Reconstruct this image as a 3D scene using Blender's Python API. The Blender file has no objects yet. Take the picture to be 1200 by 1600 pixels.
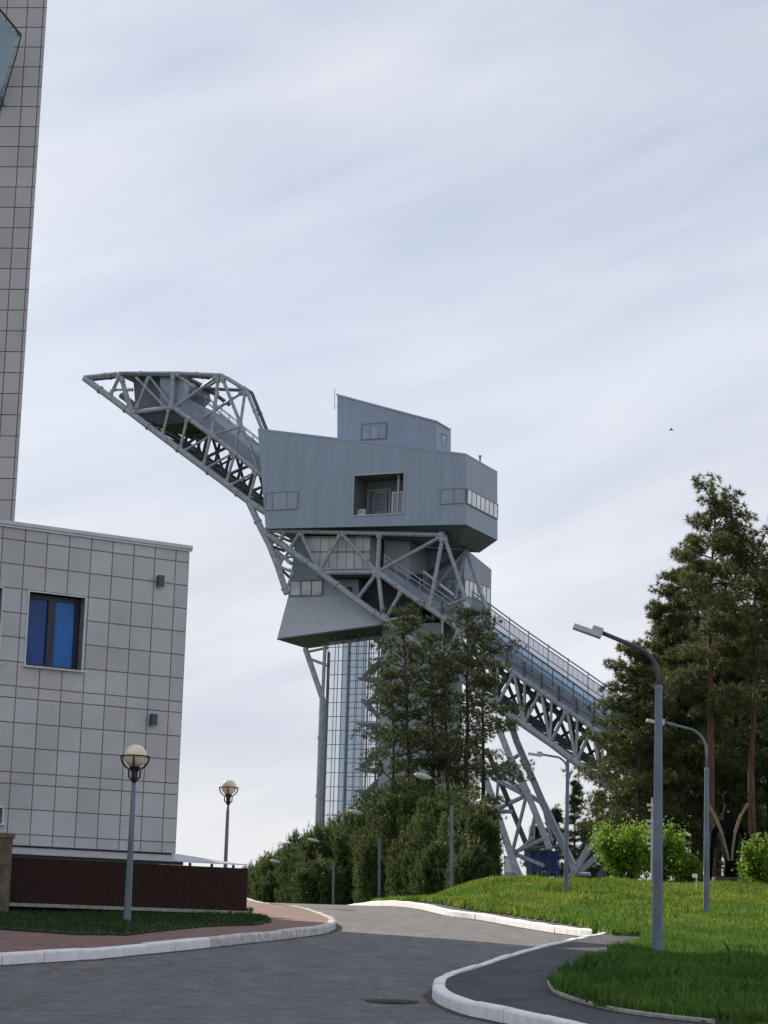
import bpy, math, random
import numpy as np
R=math.radians
random.seed(7); rng=np.random.default_rng(7)
C=bpy.data.collections.new('place'); bpy.context.scene.collection.children.link(C)
scn=bpy.context.scene
# ------------------------------------------------------------------ camera model (photo 1200x1600)
F=3400.0; PITCH=math.atan(663/F); ROLL=0.030; EYE=np.array([0,0,1.6])
cp,sp=math.cos(PITCH),math.sin(PITCH); cr,sr=math.cos(ROLL),math.sin(ROLL)
FW=np.array([0,cp,sp]); R0=np.array([1.,0,0]); U0=np.array([0,-sp,cp])
RI=cr*R0+sr*U0; UI=cr*U0-sr*R0
def ray(px,py):
    return FW+RI*((px-600)/F)+UI*((800-py)/F)
def at(px,py,d):                       # point of the ray at world depth y=d
    r=ray(px,py); return EYE+r*(d/r[1])
# ------------------------------------------------------------------ terrain
GY=[-50,0,20,27,31,36,45,57,66,72,78,90,120,400,5000]
GZ=[-1.6,-1.6,-1.38,-1.13,-.93,-.62,-.14,.28,.70,.97,1.05,1.02,1.0,.8,-30]
def road_z(y):
    y=np.asarray(y,float); s=0
    for o in (-4,-2,0,2,4): s=s+np.interp(y+o*.6,GY,GZ)
    return s/5+1.6
def sstep(a,b,t):
    t=np.clip((np.asarray(t,float)-a)/(b-a),0,1); return t*t*(3-2*t)
def mound(x,y):
    x=np.asarray(x,float); y=np.asarray(y,float)
    m=1.40*sstep(.6,5.6,x-.03*(y-92).clip(0,60))*sstep(73,99,y)
    m=m+3.3*sstep(.0,9,x)*np.clip((y-100)/120,0,1)*(1-sstep(260,420,y))
    m=m+.05*np.sin(x*1.3+y*.4)*sstep(4,7,x)*sstep(56,66,y)+.04*np.sin(x*.7-y*.9)*sstep(4,7,x)*sstep(56,66,y)
    return m
def G(x,y): return road_z(y)
def gp(px,py,off=0.):                  # photo pixel -> point on the ground (+off)
    r=ray(px,py); r=r/r[1]; y=8.0; prev=None
    while y<400:
        p=EYE+r*y; d=p[2]-(G(p[0],y)+off)
        if d<=0: break
        prev=y; y+=.25
    lo,hi=(prev or 8.0),y
    for _ in range(30):
        m=(lo+hi)/2; p=EYE+r*m
        if p[2]-(G(p[0],m)+off)>0: lo=m
        else: hi=m
    return EYE+r*lo
# ------------------------------------------------------------------ materials
def mat(name,col,rough=.7,var=.12,scale=3.,bump=0.,bscale=30.,metal=0.,col2=None,spec=None,stretch=None,detail=5.):
    m=bpy.data.materials.new(name); m.use_nodes=True; n=m.node_tree.nodes; l=m.node_tree.links
    b=n['Principled BSDF']; b.inputs['Roughness'].default_value=rough; b.inputs['Metallic'].default_value=metal
    if spec is not None: b.inputs['Specular IOR Level'].default_value=spec
    tc=n.new('ShaderNodeTexCoord'); mp=n.new('ShaderNodeMapping')
    if stretch: mp.inputs['Scale'].default_value=stretch
    l.new(tc.outputs['Object'],mp.inputs[0])
    nz=n.new('ShaderNodeTexNoise'); nz.inputs['Scale'].default_value=scale; nz.inputs['Detail'].default_value=detail
    l.new(mp.outputs[0],nz.inputs[0])
    rp=n.new('ShaderNodeValToRGB'); e=rp.color_ramp.elements
    c=np.array(col[:3]); c2=np.array(col2[:3]) if col2 is not None else c*(1+var)
    c1=c if col2 is not None else c*(1-var)
    e[0].position=.32; e[1].position=.68
    e[0].color=(*c1,1); e[1].color=(*np.clip(c2,0,1),1)
    l.new(nz.outputs[0],rp.inputs[0]); l.new(rp.outputs[0],b.inputs['Base Color'])
    if bump:
        n2=n.new('ShaderNodeTexNoise'); n2.inputs['Scale'].default_value=bscale; n2.inputs['Detail'].default_value=6
        l.new(mp.outputs[0],n2.inputs[0])
        bm=n.new('ShaderNodeBump'); bm.inputs['Strength'].default_value=bump; bm.inputs['Distance'].default_value=.02
        l.new(n2.outputs[0],bm.inputs['Height']); l.new(bm.outputs[0],b.inputs['Normal'])
    m['rp']=rp.name
    return m
def nodes(m): return m.node_tree.nodes,m.node_tree.links,m.node_tree.nodes['Principled BSDF']
def add_island_var(m,lo,hi):          # per-piece tint (each tile, leaf, blade its own)
    n,l,b=nodes(m); src=b.inputs['Base Color'].links[0].from_socket
    g=n.new('ShaderNodeNewGeometry'); mr=n.new('ShaderNodeMapRange')
    mr.inputs['To Min'].default_value=lo; mr.inputs['To Max'].default_value=hi
    l.new(g.outputs['Random Per Island'],mr.inputs[0])
    mx=n.new('ShaderNodeVectorMath'); mx.operation='SCALE'
    l.new(src,mx.inputs[0]); l.new(mr.outputs[0],mx.inputs['Scale']); l.new(mx.outputs[0],b.inputs['Base Color'])
def leafy(name,c1,c2,trans=.3,lo=.6,hi=1.4,scale=.7,rough=.55):
    m=mat(name,c1,rough,col2=c2,scale=scale,detail=3,spec=.25); add_island_var(m,lo,hi)
    n,l,b=nodes(m); out=n['Material Output']; src=b.inputs['Base Color'].links[0].from_socket
    t=n.new('ShaderNodeBsdfTranslucent'); l.new(src,t.inputs[0])
    mx=n.new('ShaderNodeMixShader'); mx.inputs[0].default_value=trans
    l.new(b.outputs[0],mx.inputs[1]); l.new(t.outputs[0],mx.inputs[2]); l.new(mx.outputs[0],out.inputs[0])
    return m
def glass(name,tint,refl=.25,rough=.03):
    m=bpy.data.materials.new(name); m.use_nodes=True; n=m.node_tree.nodes; l=m.node_tree.links
    n.remove(n['Principled BSDF']); out=n['Material Output']
    t=n.new('ShaderNodeBsdfTransparent'); t.inputs[0].default_value=(*tint,1)
    g=n.new('ShaderNodeBsdfGlossy'); g.inputs['Roughness'].default_value=rough; g.inputs[0].default_value=(.85,.92,1,1)
    fr=n.new('ShaderNodeLayerWeight'); fr.inputs[0].default_value=refl
    ad=n.new('ShaderNodeMath'); ad.operation='MULTIPLY_ADD'; ad.inputs[1].default_value=.8; ad.inputs[2].default_value=refl*.6; ad.use_clamp=True
    l.new(fr.outputs['Fresnel'],ad.inputs[0])
    mx=n.new('ShaderNodeMixShader'); l.new(ad.outputs[0],mx.inputs[0]); l.new(t.outputs[0],mx.inputs[1]); l.new(g.outputs[0],mx.inputs[2])
    l.new(mx.outputs[0],out.inputs[0]); return m
M={}
M['tile']=mat('facade_tile',(.465,.465,.47),.5,.11,.7,.05,60); add_island_var(M['tile'],.90,1.06)
M['tile_dim']=mat('tower_tile',(.39,.38,.37),.5,.08,.9,.05,60); add_island_var(M['tile_dim'],.94,1.05)
M['joint']=mat('tile_joint',(.25,.25,.26),.9)
M['cap']=mat('cap_metal',(.50,.51,.53),.4,.08,4,metal=.2)
M['soffit']=mat('grey_render',(.42,.43,.44),.8,.06,2)
M['granite']=mat('brown_granite',(.034,.016,.013),.75,.35,14,.03,80,spec=.15)
M['roofsheet']=mat('pale_roof_sheet',(.44,.455,.47),.4,.05,2)
M['wframe']=mat('navy_frame',(.012,.016,.03),.4)
M['wblue']=mat('blue_glass',(.004,.13,.46),.12,.2,.8,spec=.3)
M['wblue2']=mat('deep_blue_glass',(.004,.055,.24),.12,.25,.8,spec=.3)
M['wreveal']=mat('white_reveal',(.62,.64,.68),.5)
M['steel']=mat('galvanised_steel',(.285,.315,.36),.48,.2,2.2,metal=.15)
M['steeldk']=mat('dark_steel',(.09,.10,.12),.6,.2,1.5,metal=.05)  # darker copy of the steel, puts shade into the far truss members
M['clad']=mat('blue_grey_cladding',(.25,.305,.395),.5,.06,1.1,stretch=(1.3,1.3,.14))
M['cladlt']=mat('light_grey_cladding',(.36,.395,.44),.45,.05,.5,stretch=(3,3,.3))
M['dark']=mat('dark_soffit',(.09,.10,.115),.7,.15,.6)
M['vdark']=mat('near_black',(.03,.034,.042),.7,.2,.6)  # near-black colour, stands in for shade in the open hollow
M['deck']=mat('inrun_girder',(.165,.195,.25),.5,.2,.7,metal=.1)
M['panel']=mat('pale_sheet_panel',(.47,.48,.48),.5,.1,.9,stretch=(6,6,.3))
M['winstrip']=mat('window_glass_grey',(.23,.28,.35),.1,.12,1.2,spec=.7)
M['winlit']=mat('window_glass_pale',(.72,.75,.78),.18,.12,1.,spec=.8)  # near-white base colour paints the sky reflected in the side windows
M['winframe']=mat('window_bar',(.16,.185,.22),.5)
M['whitepaint']=mat('white_paint',(.75,.77,.8),.5,.05)
M['glass']=glass('shaft_glass',(.86,.875,.885),.07)
M['glassrail']=glass('screen_glass',(.40,.50,.60),.25,.08)
M['mesh_glass']=glass('fence_glass',(.72,.74,.76),.1,.2)
M['liftglass']=glass('lift_glass',(.64,.68,.71),.05,.1)
M['canopyglass']=glass('canopy_glass',(.93,.97,.99),.12)
M['stair']=mat('shaft_stair',(.15,.185,.225),.6,.12,1)
M['lift']=mat('lift_shaft_sheet',(.27,.33,.39),.4,.1,.7)
M['core']=mat('grey_core_panel',(.27,.30,.34),.6,.06,.6)
M['bluesteel']=mat('blue_steel',(.02,.05,.20),.5,.2,2)
M['pole']=mat('zinc_pole',(.14,.172,.222),.5,.25,3,metal=.15,stretch=(1,1,.3))
M['poledark']=mat('dark_arm',(.055,.06,.07),.5,.2,3)
M['head']=mat('lamp_housing',(.42,.45,.48),.4,.06,3)
M['lampbox']=mat('navy_grey_box',(.06,.068,.10),.5,.1,4)
M['black']=mat('black_iron',(.012,.013,.015),.5)
M['globe']=mat('cream_globe',(.80,.74,.52),.12,.05,3,spec=.6)
M['asphalt']=mat('asphalt',(.142,.140,.145),.85,.2,2.5,.5,55,spec=.3)
M['path_asphalt']=mat('dark_asphalt',(.060,.062,.069),.85,.25,1.5,.4,60,spec=.3)
M['kerbpaint']=mat('whitewashed_kerb',(.79,.79,.80),.8,.1,4,.15,30)
M['kerbworn']=mat('worn_kerb',(.38,.37,.36),.85,.25,7,.3,25,col2=(.66,.65,.63))
M['edging']=mat('concrete_edging',(.30,.30,.28),.9,.25,6)
M['soil']=mat('soil_grass',(.035,.055,.014),.95,.35,.8,.5,20,col2=(.06,.085,.02))
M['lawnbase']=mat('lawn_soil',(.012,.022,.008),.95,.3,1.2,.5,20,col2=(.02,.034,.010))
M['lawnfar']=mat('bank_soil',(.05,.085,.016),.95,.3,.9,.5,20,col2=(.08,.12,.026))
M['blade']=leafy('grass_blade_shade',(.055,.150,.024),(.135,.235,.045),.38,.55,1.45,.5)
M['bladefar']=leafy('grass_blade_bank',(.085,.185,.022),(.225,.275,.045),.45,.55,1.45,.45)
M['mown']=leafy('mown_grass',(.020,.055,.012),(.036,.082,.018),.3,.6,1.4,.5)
M['weed']=leafy('broad_weed',(.06,.13,.022),(.10,.18,.03),.3,.6,1.4,.5)
M['pine']=leafy('pine_needles',(.068,.098,.038),(.130,.145,.058),.34,.5,1.5,.3)
M['pinedk']=leafy('pine_needles_dark',(.055,.082,.034),(.100,.120,.052),.32,.5,1.5,.3)
M['young']=leafy('young_pine_needles',(.062,.105,.034),(.115,.150,.052),.34,.5,1.45,.35)
M['candle']=leafy('young_pine_shoots',(.15,.17,.075),(.21,.21,.10),.35,.7,1.3,.6)
M['leaf']=leafy('fresh_leaves',(.14,.26,.028),(.22,.34,.045),.5,.55,1.4,.9)
M['spruce']=leafy('far_conifer_needles',(.036,.052,.034),(.06,.076,.045),.2,.6,1.4,.3)
M['bark']=mat('pine_bark',(.05,.038,.032),.95,.35,2.5,.8,9,stretch=(3,3,.6))
M['barkred']=mat('orange_pine_bark',(.050,.030,.024),.95,.3,1.6,.8,9,stretch=(4,4,.5),col2=(.17,.085,.052))
M['tan']=mat('tan_wood',(.22,.17,.085),.6,.2,2)
M['sculpt']=mat('black_sculpture',(.006,.006,.007),.95,.3,2,spec=.1)
M['sign']=mat('pale_sign',(.55,.57,.58),.5,.08)
M['iron']=mat('cast_iron',(.055,.052,.048),.7,.3,8,.5,30)
M['stone']=mat('rough_pillar_stone',(.13,.10,.07),.9,.4,5,.5,20)
# asphalt gets coarse grit + patches
def grit(m,amt,sc,cr=True):
    n,l,b=nodes(m); src=b.inputs['Base Color'].links[0].from_socket
    tc=n.new('ShaderNodeTexCoord'); v=n.new('ShaderNodeTexNoise'); v.inputs['Scale'].default_value=sc; v.inputs['Detail'].default_value=8; v.inputs['Roughness'].default_value=.8
    l.new(tc.outputs['Object'],v.inputs[0]); mr=n.new('ShaderNodeMapRange'); mr.inputs['From Min'].default_value=.3; mr.inputs['From Max'].default_value=.7
    mr.inputs['To Min'].default_value=1-amt; mr.inputs['To Max'].default_value=1+amt; l.new(v.outputs[0],mr.inputs[0])
    mp=n.new('ShaderNodeMapping'); mp.inputs['Scale'].default_value=(.9,.12,1); mp.inputs['Rotation'].default_value=(0,0,R(38)); l.new(tc.outputs['Object'],mp.inputs[0])
    w=n.new('ShaderNodeTexNoise'); w.inputs['Scale'].default_value=2.2; w.inputs['Detail'].default_value=5; l.new(mp.outputs[0],w.inputs[0])
    mr2=n.new('ShaderNodeMapRange'); mr2.inputs['From Min'].default_value=.35; mr2.inputs['From Max'].default_value=.65; mr2.inputs['To Min'].default_value=.90; mr2.inputs['To Max'].default_value=1.08; l.new(w.outputs[0],mr2.inputs[0])
    mu=n.new('ShaderNodeMath'); mu.operation='MULTIPLY'; l.new(mr.outputs[0],mu.inputs[0]); l.new(mr2.outputs[0],mu.inputs[1])
    fac=mu.outputs[0]
    if cr:   # cracks
        vo=n.new('ShaderNodeTexVoronoi'); vo.feature='DISTANCE_TO_EDGE'; vo.inputs['Scale'].default_value=.22
        dn=n.new('ShaderNodeTexNoise'); dn.inputs['Scale'].default_value=1.2; l.new(tc.outputs['Object'],dn.inputs[0])
        ax=n.new('ShaderNodeVectorMath'); ax.operation='ADD'; l.new(tc.outputs['Object'],ax.inputs[0]); l.new(dn.outputs['Color'],ax.inputs[1]); l.new(ax.outputs[0],vo.inputs[0])
        m3=n.new('ShaderNodeMapRange'); m3.inputs['From Min'].default_value=.0; m3.inputs['From Max'].default_value=.005; m3.inputs['To Min'].default_value=.6; m3.inputs['To Max'].default_value=1.; l.new(vo.outputs[0],m3.inputs[0])
        m4=n.new('ShaderNodeMath'); m4.operation='MULTIPLY'; l.new(fac,m4.inputs[0]); l.new(m3.outputs[0],m4.inputs[1]); fac=m4.outputs[0]
    sc_=n.new('ShaderNodeVectorMath'); sc_.operation='SCALE'; l.new(src,sc_.inputs[0]); l.new(fac,sc_.inputs['Scale']); l.new(sc_.outputs[0],b.inputs['Base Color'])
grit(M['asphalt'],.55,14); grit(M['path_asphalt'],.3,30,False)
# red paving
def paving():
    m=mat('red_paving',(.23,.135,.12),.85,.2,2,.2,40); n,l,b=nodes(m); src=b.inputs['Base Color'].links[0].from_socket
    tc=n.new('ShaderNodeTexCoord'); br=n.new('ShaderNodeTexBrick'); br.inputs['Scale'].default_value=1; br.inputs['Brick Width'].default_value=.2; br.inputs['Row Height'].default_value=.1; br.inputs['Mortar Size'].default_value=.008
    br.inputs['Color1'].default_value=(1.1,1.05,1,1); br.inputs['Color2'].default_value=(.75,.78,.8,1); br.inputs['Mortar'].default_value=(.6,.6,.6,1)
    l.new(tc.outputs['Object'],br.inputs[0]); mu=n.new('ShaderNodeMix'); mu.data_type='RGBA'; mu.blend_type='MULTIPLY'; mu.inputs[0].default_value=1
    l.new(src,mu.inputs[6]); l.new(br.outputs[0],mu.inputs[7]); l.new(mu.outputs[2],b.inputs['Base Color']); return m
M['paving']=paving()
# ------------------------------------------------------------------ mesh helpers
class MB:
    def __init__(s): s.v=[]; s.f=[]
    def poly(s,pts): i=len(s.v); s.v+= [tuple(map(float,p)) for p in pts]; s.f.append(tuple(range(i,i+len(pts))))
    def prism(s,A,B):                 # two matching polygons joined
        i=len(s.v); k=len(A); s.v+=[tuple(map(float,p)) for p in A]+[tuple(map(float,p)) for p in B]
        s.f.append(tuple(range(i+k-1,i-1,-1))); s.f.append(tuple(range(i+k,i+2*k)))
        for j in range(k): s.f.append((i+j,i+(j+1)%k,i+k+(j+1)%k,i+k+j))
    def box(s,c,sx,sy,sz,ux=(1,0,0),uy=(0,1,0),uz=(0,0,1)):
        c=np.array(c,float); ux,uy,uz=[np.array(u,float) for u in (ux,uy,uz)]
        q=[c+ux*a*sx/2+uy*b*sy/2 for a,b in ((-1,-1),(1,-1),(1,1),(-1,1))]
        s.prism([p-uz*sz/2 for p in q],[p+uz*sz/2 for p in q])
    def tube(s,pts,rad,k=8,cap=True,flat=False):
        pts=[np.array(p,float) for p in pts]; n=len(pts)
        if np.isscalar(rad): rad=[rad]*n
        i0=len(s.v); t=pts[1]-pts[0]; t/=np.linalg.norm(t)
        up=np.array([0,0,1.]) if abs(t[2])<.9 else np.array([0,1.,0])
        for j in range(n):
            t=pts[min(j+1,n-1)]-pts[max(j-1,0)]; t=t/np.linalg.norm(t)
            a=np.cross(up,t); a/=np.linalg.norm(a); b=np.cross(t,a); up=b
            for q in range(k):
                an=2*math.pi*(q+.5)/k; s.v.append(tuple(pts[j]+rad[j]*(math.cos(an)*a+math.sin(an)*b)))
        for j in range(n-1):
            for q in range(k):
                s.f.append((i0+j*k+q,i0+j*k+(q+1)%k,i0+(j+1)*k+(q+1)%k,i0+(j+1)*k+q))
        if cap: s.f.append(tuple(i0+q for q in range(k-1,-1,-1))); s.f.append(tuple(i0+(n-1)*k+q for q in range(k)))
    def lathe(s,c,prof,k=16):
        i0=len(s.v); c=np.array(c,float)
        for r,z in prof:
            for q in range(k): s.v.append((c[0]+r*math.cos(2*math.pi*q/k),c[1]+r*math.sin(2*math.pi*q/k),c[2]+z))
        for j in range(len(prof)-1):
            for q in range(k): s.f.append((i0+j*k+q,i0+j*k+(q+1)%k,i0+(j+1)*k+(q+1)%k,i0+(j+1)*k+q))
    def build(s,name,m,parent=None,smooth=False):
        return link(name,s.v,s.f,m,parent,smooth)
def link(name,v,f,m,parent=None,smooth=False):
    me=bpy.data.meshes.new(name); me.from_pydata([tuple(p) for p in v],[],f); me.materials.append(M[m] if isinstance(m,str) else m)
    if smooth: me.shade_smooth()
    me.update(); o=bpy.data.objects.new(name,me); C.objects.link(o)
    if parent is not None: attach(o,parent)
    return o
def link_tris(name,V,m,parent=None,k=3):   # V: (n*k,3) soup of k-gons
    V=np.ascontiguousarray(V,dtype=np.float32).reshape(-1,3); n=len(V)//k
    me=bpy.data.meshes.new(name); me.vertices.add(n*k); me.vertices.foreach_set('co',V.ravel())
    me.loops.add(n*k); me.loops.foreach_set('vertex_index',np.arange(n*k,dtype=np.int32))
    me.polygons.add(n); me.polygons.foreach_set('loop_start',np.arange(0,n*k,k,dtype=np.int32))
    me.materials.append(M[m]); me.update(calc_edges=True); o=bpy.data.objects.new(name,me); C.objects.link(o)
    if parent is not None: attach(o,parent)
    return o
ROOTPOS={}
def attach(o,parent):
    # mesh coordinates are world coordinates; shift them into the (unrotated) root's frame
    o.parent=parent
    base=ROOTPOS.get(parent.name)
    if base is None: base=np.zeros(3)
    if o.type=='MESH' and np.any(base):
        co=np.empty(len(o.data.vertices)*3,np.float32); o.data.vertices.foreach_get('co',co)
        co=(co.reshape(-1,3)-base.astype(np.float32)).ravel(); o.data.vertices.foreach_set('co',co); o.data.update()
    ROOTPOS[o.name]=base
def thing(name,label,cat,loc,group=None):
    o=bpy.data.objects.new(name,None); o.empty_display_size=.3; C.objects.link(o); o.location=tuple(map(float,loc))
    o['label']=label; o['category']=cat
    if group: o['group']=group
    ROOTPOS[o.name]=np.array(loc,float); return o
def tag(o,label,cat,group=None):
    o['label']=label; o['category']=cat
    if group: o['group']=group
    return o
def kind(o,k): o['kind']=k; return o
# ------------------------------------------------------------------ ground, road, kerbs
def sheet(name,xs,ys,zf,m,keep=None,skirt=0):
    X,Y=np.meshgrid(xs,ys); Z=zf(X,Y); nx=len(xs); v=np.stack([X,Y,Z],-1).reshape(-1,3); f=[]
    for j in range(len(ys)-1):
        for i in range(nx-1):
            if keep is None or keep((xs[i]+xs[i+1])/2,(ys[j]+ys[j+1])/2):
                f.append((j*nx+i,j*nx+i+1,(j+1)*nx+i+1,(j+1)*nx+i))
    if skirt:
        cnt={}
        for q in f:
            for e in range(4):
                a,b=q[e],q[(e+1)%4]; k=(min(a,b),max(a,b)); cnt[k]=(cnt.get(k,(0,))[0]+1,a,b)
        v=[tuple(p) for p in v]
        for n_,a,b in cnt.values():
            if n_==1:
                i=len(v); v+=[(v[a][0],v[a][1],v[a][2]-skirt),(v[b][0],v[b][1],v[b][2]-skirt)]; f.append((b,a,i,i+1))
    o=link(name,v,f,m,None,True); return o
def inpoly(P,x,y):
    c=False; n=len(P)
    for i in range(n):
        x1,y1=P[i][0],P[i][1]; x2,y2=P[i-1][0],P[i-1][1]
        if (y1>y)!=(y2>y) and x<(x2-x1)*(y-y1)/(y2-y1)+x1: c=not c
    return c
def inpoly_np(P,x,y):
    c=np.zeros(len(x),bool); n=len(P)
    for i in range(n):
        x1,y1=P[i][0],P[i][1]; x2,y2=P[i-1][0],P[i-1][1]
        if y1==y2: continue
        c^=((y1>y)!=(y2>y))&(x<(x2-x1)*(y-y1)/(y2-y1)+x1)
    return c
ys=np.concatenate([np.arange(-20,130,1.5),np.arange(130,300,10),np.geomspace(300,4000,14)])
xs=np.concatenate([-np.geomspace(3000,60,12),np.arange(-50,50,1.5),np.geomspace(50,3000,12)])
def ground_z(X,Y):
    z=road_z(Y)-.08
    return np.where(Y>100,z+mound(X,Y),z)
kind(sheet('ground',xs,ys,ground_z,'soil'),'structure')

left_px=[(0,1509),(140,1500),(224,1492),(325,1481.5),(420,1471),(465,1465.5),(505,1459.5),(521,1454),(525,1449),(520,1444),(503,1437),(468,1426),(390,1413)]
KL=[gp(*p)[:2] for p in left_px]
KL=[KL[0]+(KL[0]-KL[1])/np.linalg.norm(KL[0]-KL[1])*24]+KL+[np.array([-6.5,100.]),np.array([-11,140.])]
near_px=[(788,1600),(735,1589),(700,1577),(682,1568),(675,1561),(676,1552),(685,1543),(735,1526),(811,1501),(876,1484),(922,1473),(938,1469.5),(941,1467.5),(935,1466),(903,1463),(827,1452),(750,1438),(700,1431.5)]
KR=[gp(*p)[:2] for p in near_px]
_d=KR[0]-KR[2]; _d/=np.linalg.norm(_d)
KR=[KR[0]+_d*14,KR[0]+_d*4]+KR+[np.array([1.55,69.5]),np.array([.75,74.]),np.array([-.1,80.]),np.array([-1.5,94.]),np.array([-3.,112.]),np.array([-4.5,140.])]
def smoothline(P,n=3):
    P=[np.array(p,float) for p in P]; out=[]
    for i in range(len(P)-1):
        p0,p1,p2,p3=P[max(i-1,0)],P[i],P[i+1],P[min(i+2,len(P)-1)]
        m=max(1,min(n,int(np.linalg.norm(p2-p1)/.25)))
        for k in range(m):
            t=k/m; out.append(.5*((2*p1)+(-p0+p2)*t+(2*p0-5*p1+4*p2-p3)*t*t+(-p0+3*p1-3*p2+p3)*t**3))
    out.append(P[-1]); return out
def resample(P,step):
    P=np.array(P); d=np.r_[0,np.cumsum(np.linalg.norm(np.diff(P,axis=0),axis=1))]; n=int(d[-1]/step)
    t=np.linspace(0,d[-1],n+1); return np.stack([np.interp(t,d,P[:,0]),np.interp(t,d,P[:,1])],1)
KLs=resample(smoothline(KL,6),.5); KRs=resample(smoothline(KR,6),.5)
KH=.19
def kerb(P,side,name,m,i0=0,i1=None):
    """blocks 1 m long with open joints; road side on P, thickness to `side`"""
    mb=MB(); i1=len(P)-1 if i1 is None else min(i1,len(P)-1)
    T=np.gradient(P,axis=0); T/=np.linalg.norm(T,axis=1)[:,None]; N=np.stack([-T[:,1],T[:,0]],1)*side
    i=i0
    while i<i1:
        idx=[k for k in (i,i+1,i+2) if k<=i1]
        if len(idx)<2: break
        jz=random.uniform(-.012,.012); jo=random.uniform(-.01,.01); rows=[]
        for q,k in enumerate(idx):
            p=P[k].copy()
            if q==0: p=p+T[k]*.008
            if q==len(idx)-1: p=p-T[k]*.008
            z=float(road_z(p[1])); w=.18
            prof=[(0,-.15),(0,KH-.04),(.015,KH-.012),(.05,KH),(w,KH),(w,-.15)]
            rows.append([np.array([*(p+N[k]*(u+jo)),z+h+jz]) for u,h in prof])
        b=len(mb.v); npf=6
        for r in rows: mb.v+=[tuple(a) for a in r]
        for q in range(len(rows)-1):
            for e in range(npf):
                a0=b+q*npf+e; a1=b+q*npf+(e+1)%npf; mb.f.append((a0,a1,a1+npf,a0+npf) if side<0 else (a0,a0+npf,a1+npf,a1))
        mb.f.append(tuple(b+e for e in range(npf))); mb.f.append(tuple(b+(len(rows)-1)*npf+e for e in range(npf-1,-1,-1)))
        i+=2
    return kind(mb.build(name,m),'structure')
def idx_at(P,pt): return int(np.argmin(np.linalg.norm(P-np.array(pt)[None],axis=1)))
iL=idx_at(KLs,gp(325,1481.5)[:2]); iR=idx_at(KRs,gp(941,1467)[:2])
kerb(KLs,1,'kerb','kerbpaint',0,iL); kerb(KLs,1,'kerb','kerbworn',iL)
kerb(KRs,-1,'kerb','kerbpaint',0,iR); kerb(KRs,-1,'kerb','kerbpaint',iR)
def xof(P,y,off=0.):
    # widest reach is enough: the lines run forward in y
    o=np.argsort(P[:,1]); return np.interp(y,P[o,1],P[o,0])+off
# road sheet between the kerbs
rys=np.arange(-15,140,.5); mbv=[]; NC=10
for y in rys:
    a=float(xof(KLs,y,-.02)); b=float(xof(KRs,y,.05))
    for c in range(NC+1): x=a+(b-a)*c/NC; mbv.append((x,y,float(road_z(y))))
f=[(j*(NC+1)+i,j*(NC+1)+i+1,(j+1)*(NC+1)+i+1,(j+1)*(NC+1)+i) for j in range(len(rys)-1) for i in range(NC)]
kind(link('road',mbv,f,'asphalt',None,True),'structure')
def side_sheet(name,P,off,xedge,y0,y1,h,m):
    yy=np.arange(y0,y1,.4); v=[]; n=14
    for y in yy:
        a=float(xof(P,y,off))
        for c in range(n+1): x=a+(xedge-a)*(c/n)**1.5; v.append((x,y,float(road_z(y))+h))
    f=[(j*(n+1)+i,j*(n+1)+i+1,(j+1)*(n+1)+i+1,(j+1)*(n+1)+i) for j in range(len(yy)-1) for i in range(n)]
    return kind(link(name,v,f,m,None,True),'structure')
side_sheet('sidewalk',KLs,-.15,-26,12,110,KH-.015,'paving')
side_sheet('footpath',KRs,.15,26,12,100,KH-.02,'path_asphalt')
# grass areas
def px_poly(P,off): return [gp(*p,off)[:2] for p in P]
lawnL=px_poly([(-150,1452),(0,1452),(120,1460),(200,1461),(330,1447),(400,1445),(420,1441),(423,1437),(412,1432),(388,1427)],KH)+[np.array([-3.2,60.]),np.array([-14.,52.])]
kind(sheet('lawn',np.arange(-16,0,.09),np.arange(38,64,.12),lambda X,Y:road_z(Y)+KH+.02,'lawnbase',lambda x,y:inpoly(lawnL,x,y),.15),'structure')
bank=px_poly([(1115,1598),(1007,1586),(934,1575),(900,1563),(866,1551),(860,1543),(877,1522),(945,1505),(951,1494),(985,1485),(1016,1468),(1000,1462),(955,1460)],KH)
far_edge=[]
for y in np.arange(56,100,2.): far_edge.append(np.array([float(xof(KRs,y))+.75-.006*(y-56),y]))
bank=[np.array([14.,26.])]+[b for b in bank]+far_edge+[np.array([.6,108.]),np.array([30.,108.])]
def bank_z(X,Y): return road_z(Y)+KH+.02+mound(X,Y)+.0*X
kind(sheet('grass_bank',np.arange(-2,30,.16),np.arange(24,108,.24),bank_z,'lawnfar',lambda x,y:inpoly(bank,x-.08,y) and inpoly(bank,x,y),.4),'structure')
# thin edging on the near lawn
ed=resample(smoothline([gp(*p,KH)[:2] for p in [(858,1536),(861,1543),(868,1551),(890,1560),(917,1568),(950,1576.5),(1007,1586),(1115,1598)]],4),.25)
mb=MB(); mb.tube([(p[0],p[1],float(road_z(p[1]))+KH+.01) for p in ed],.035,6); kind(mb.build('kerb','edging'),'structure')
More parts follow.
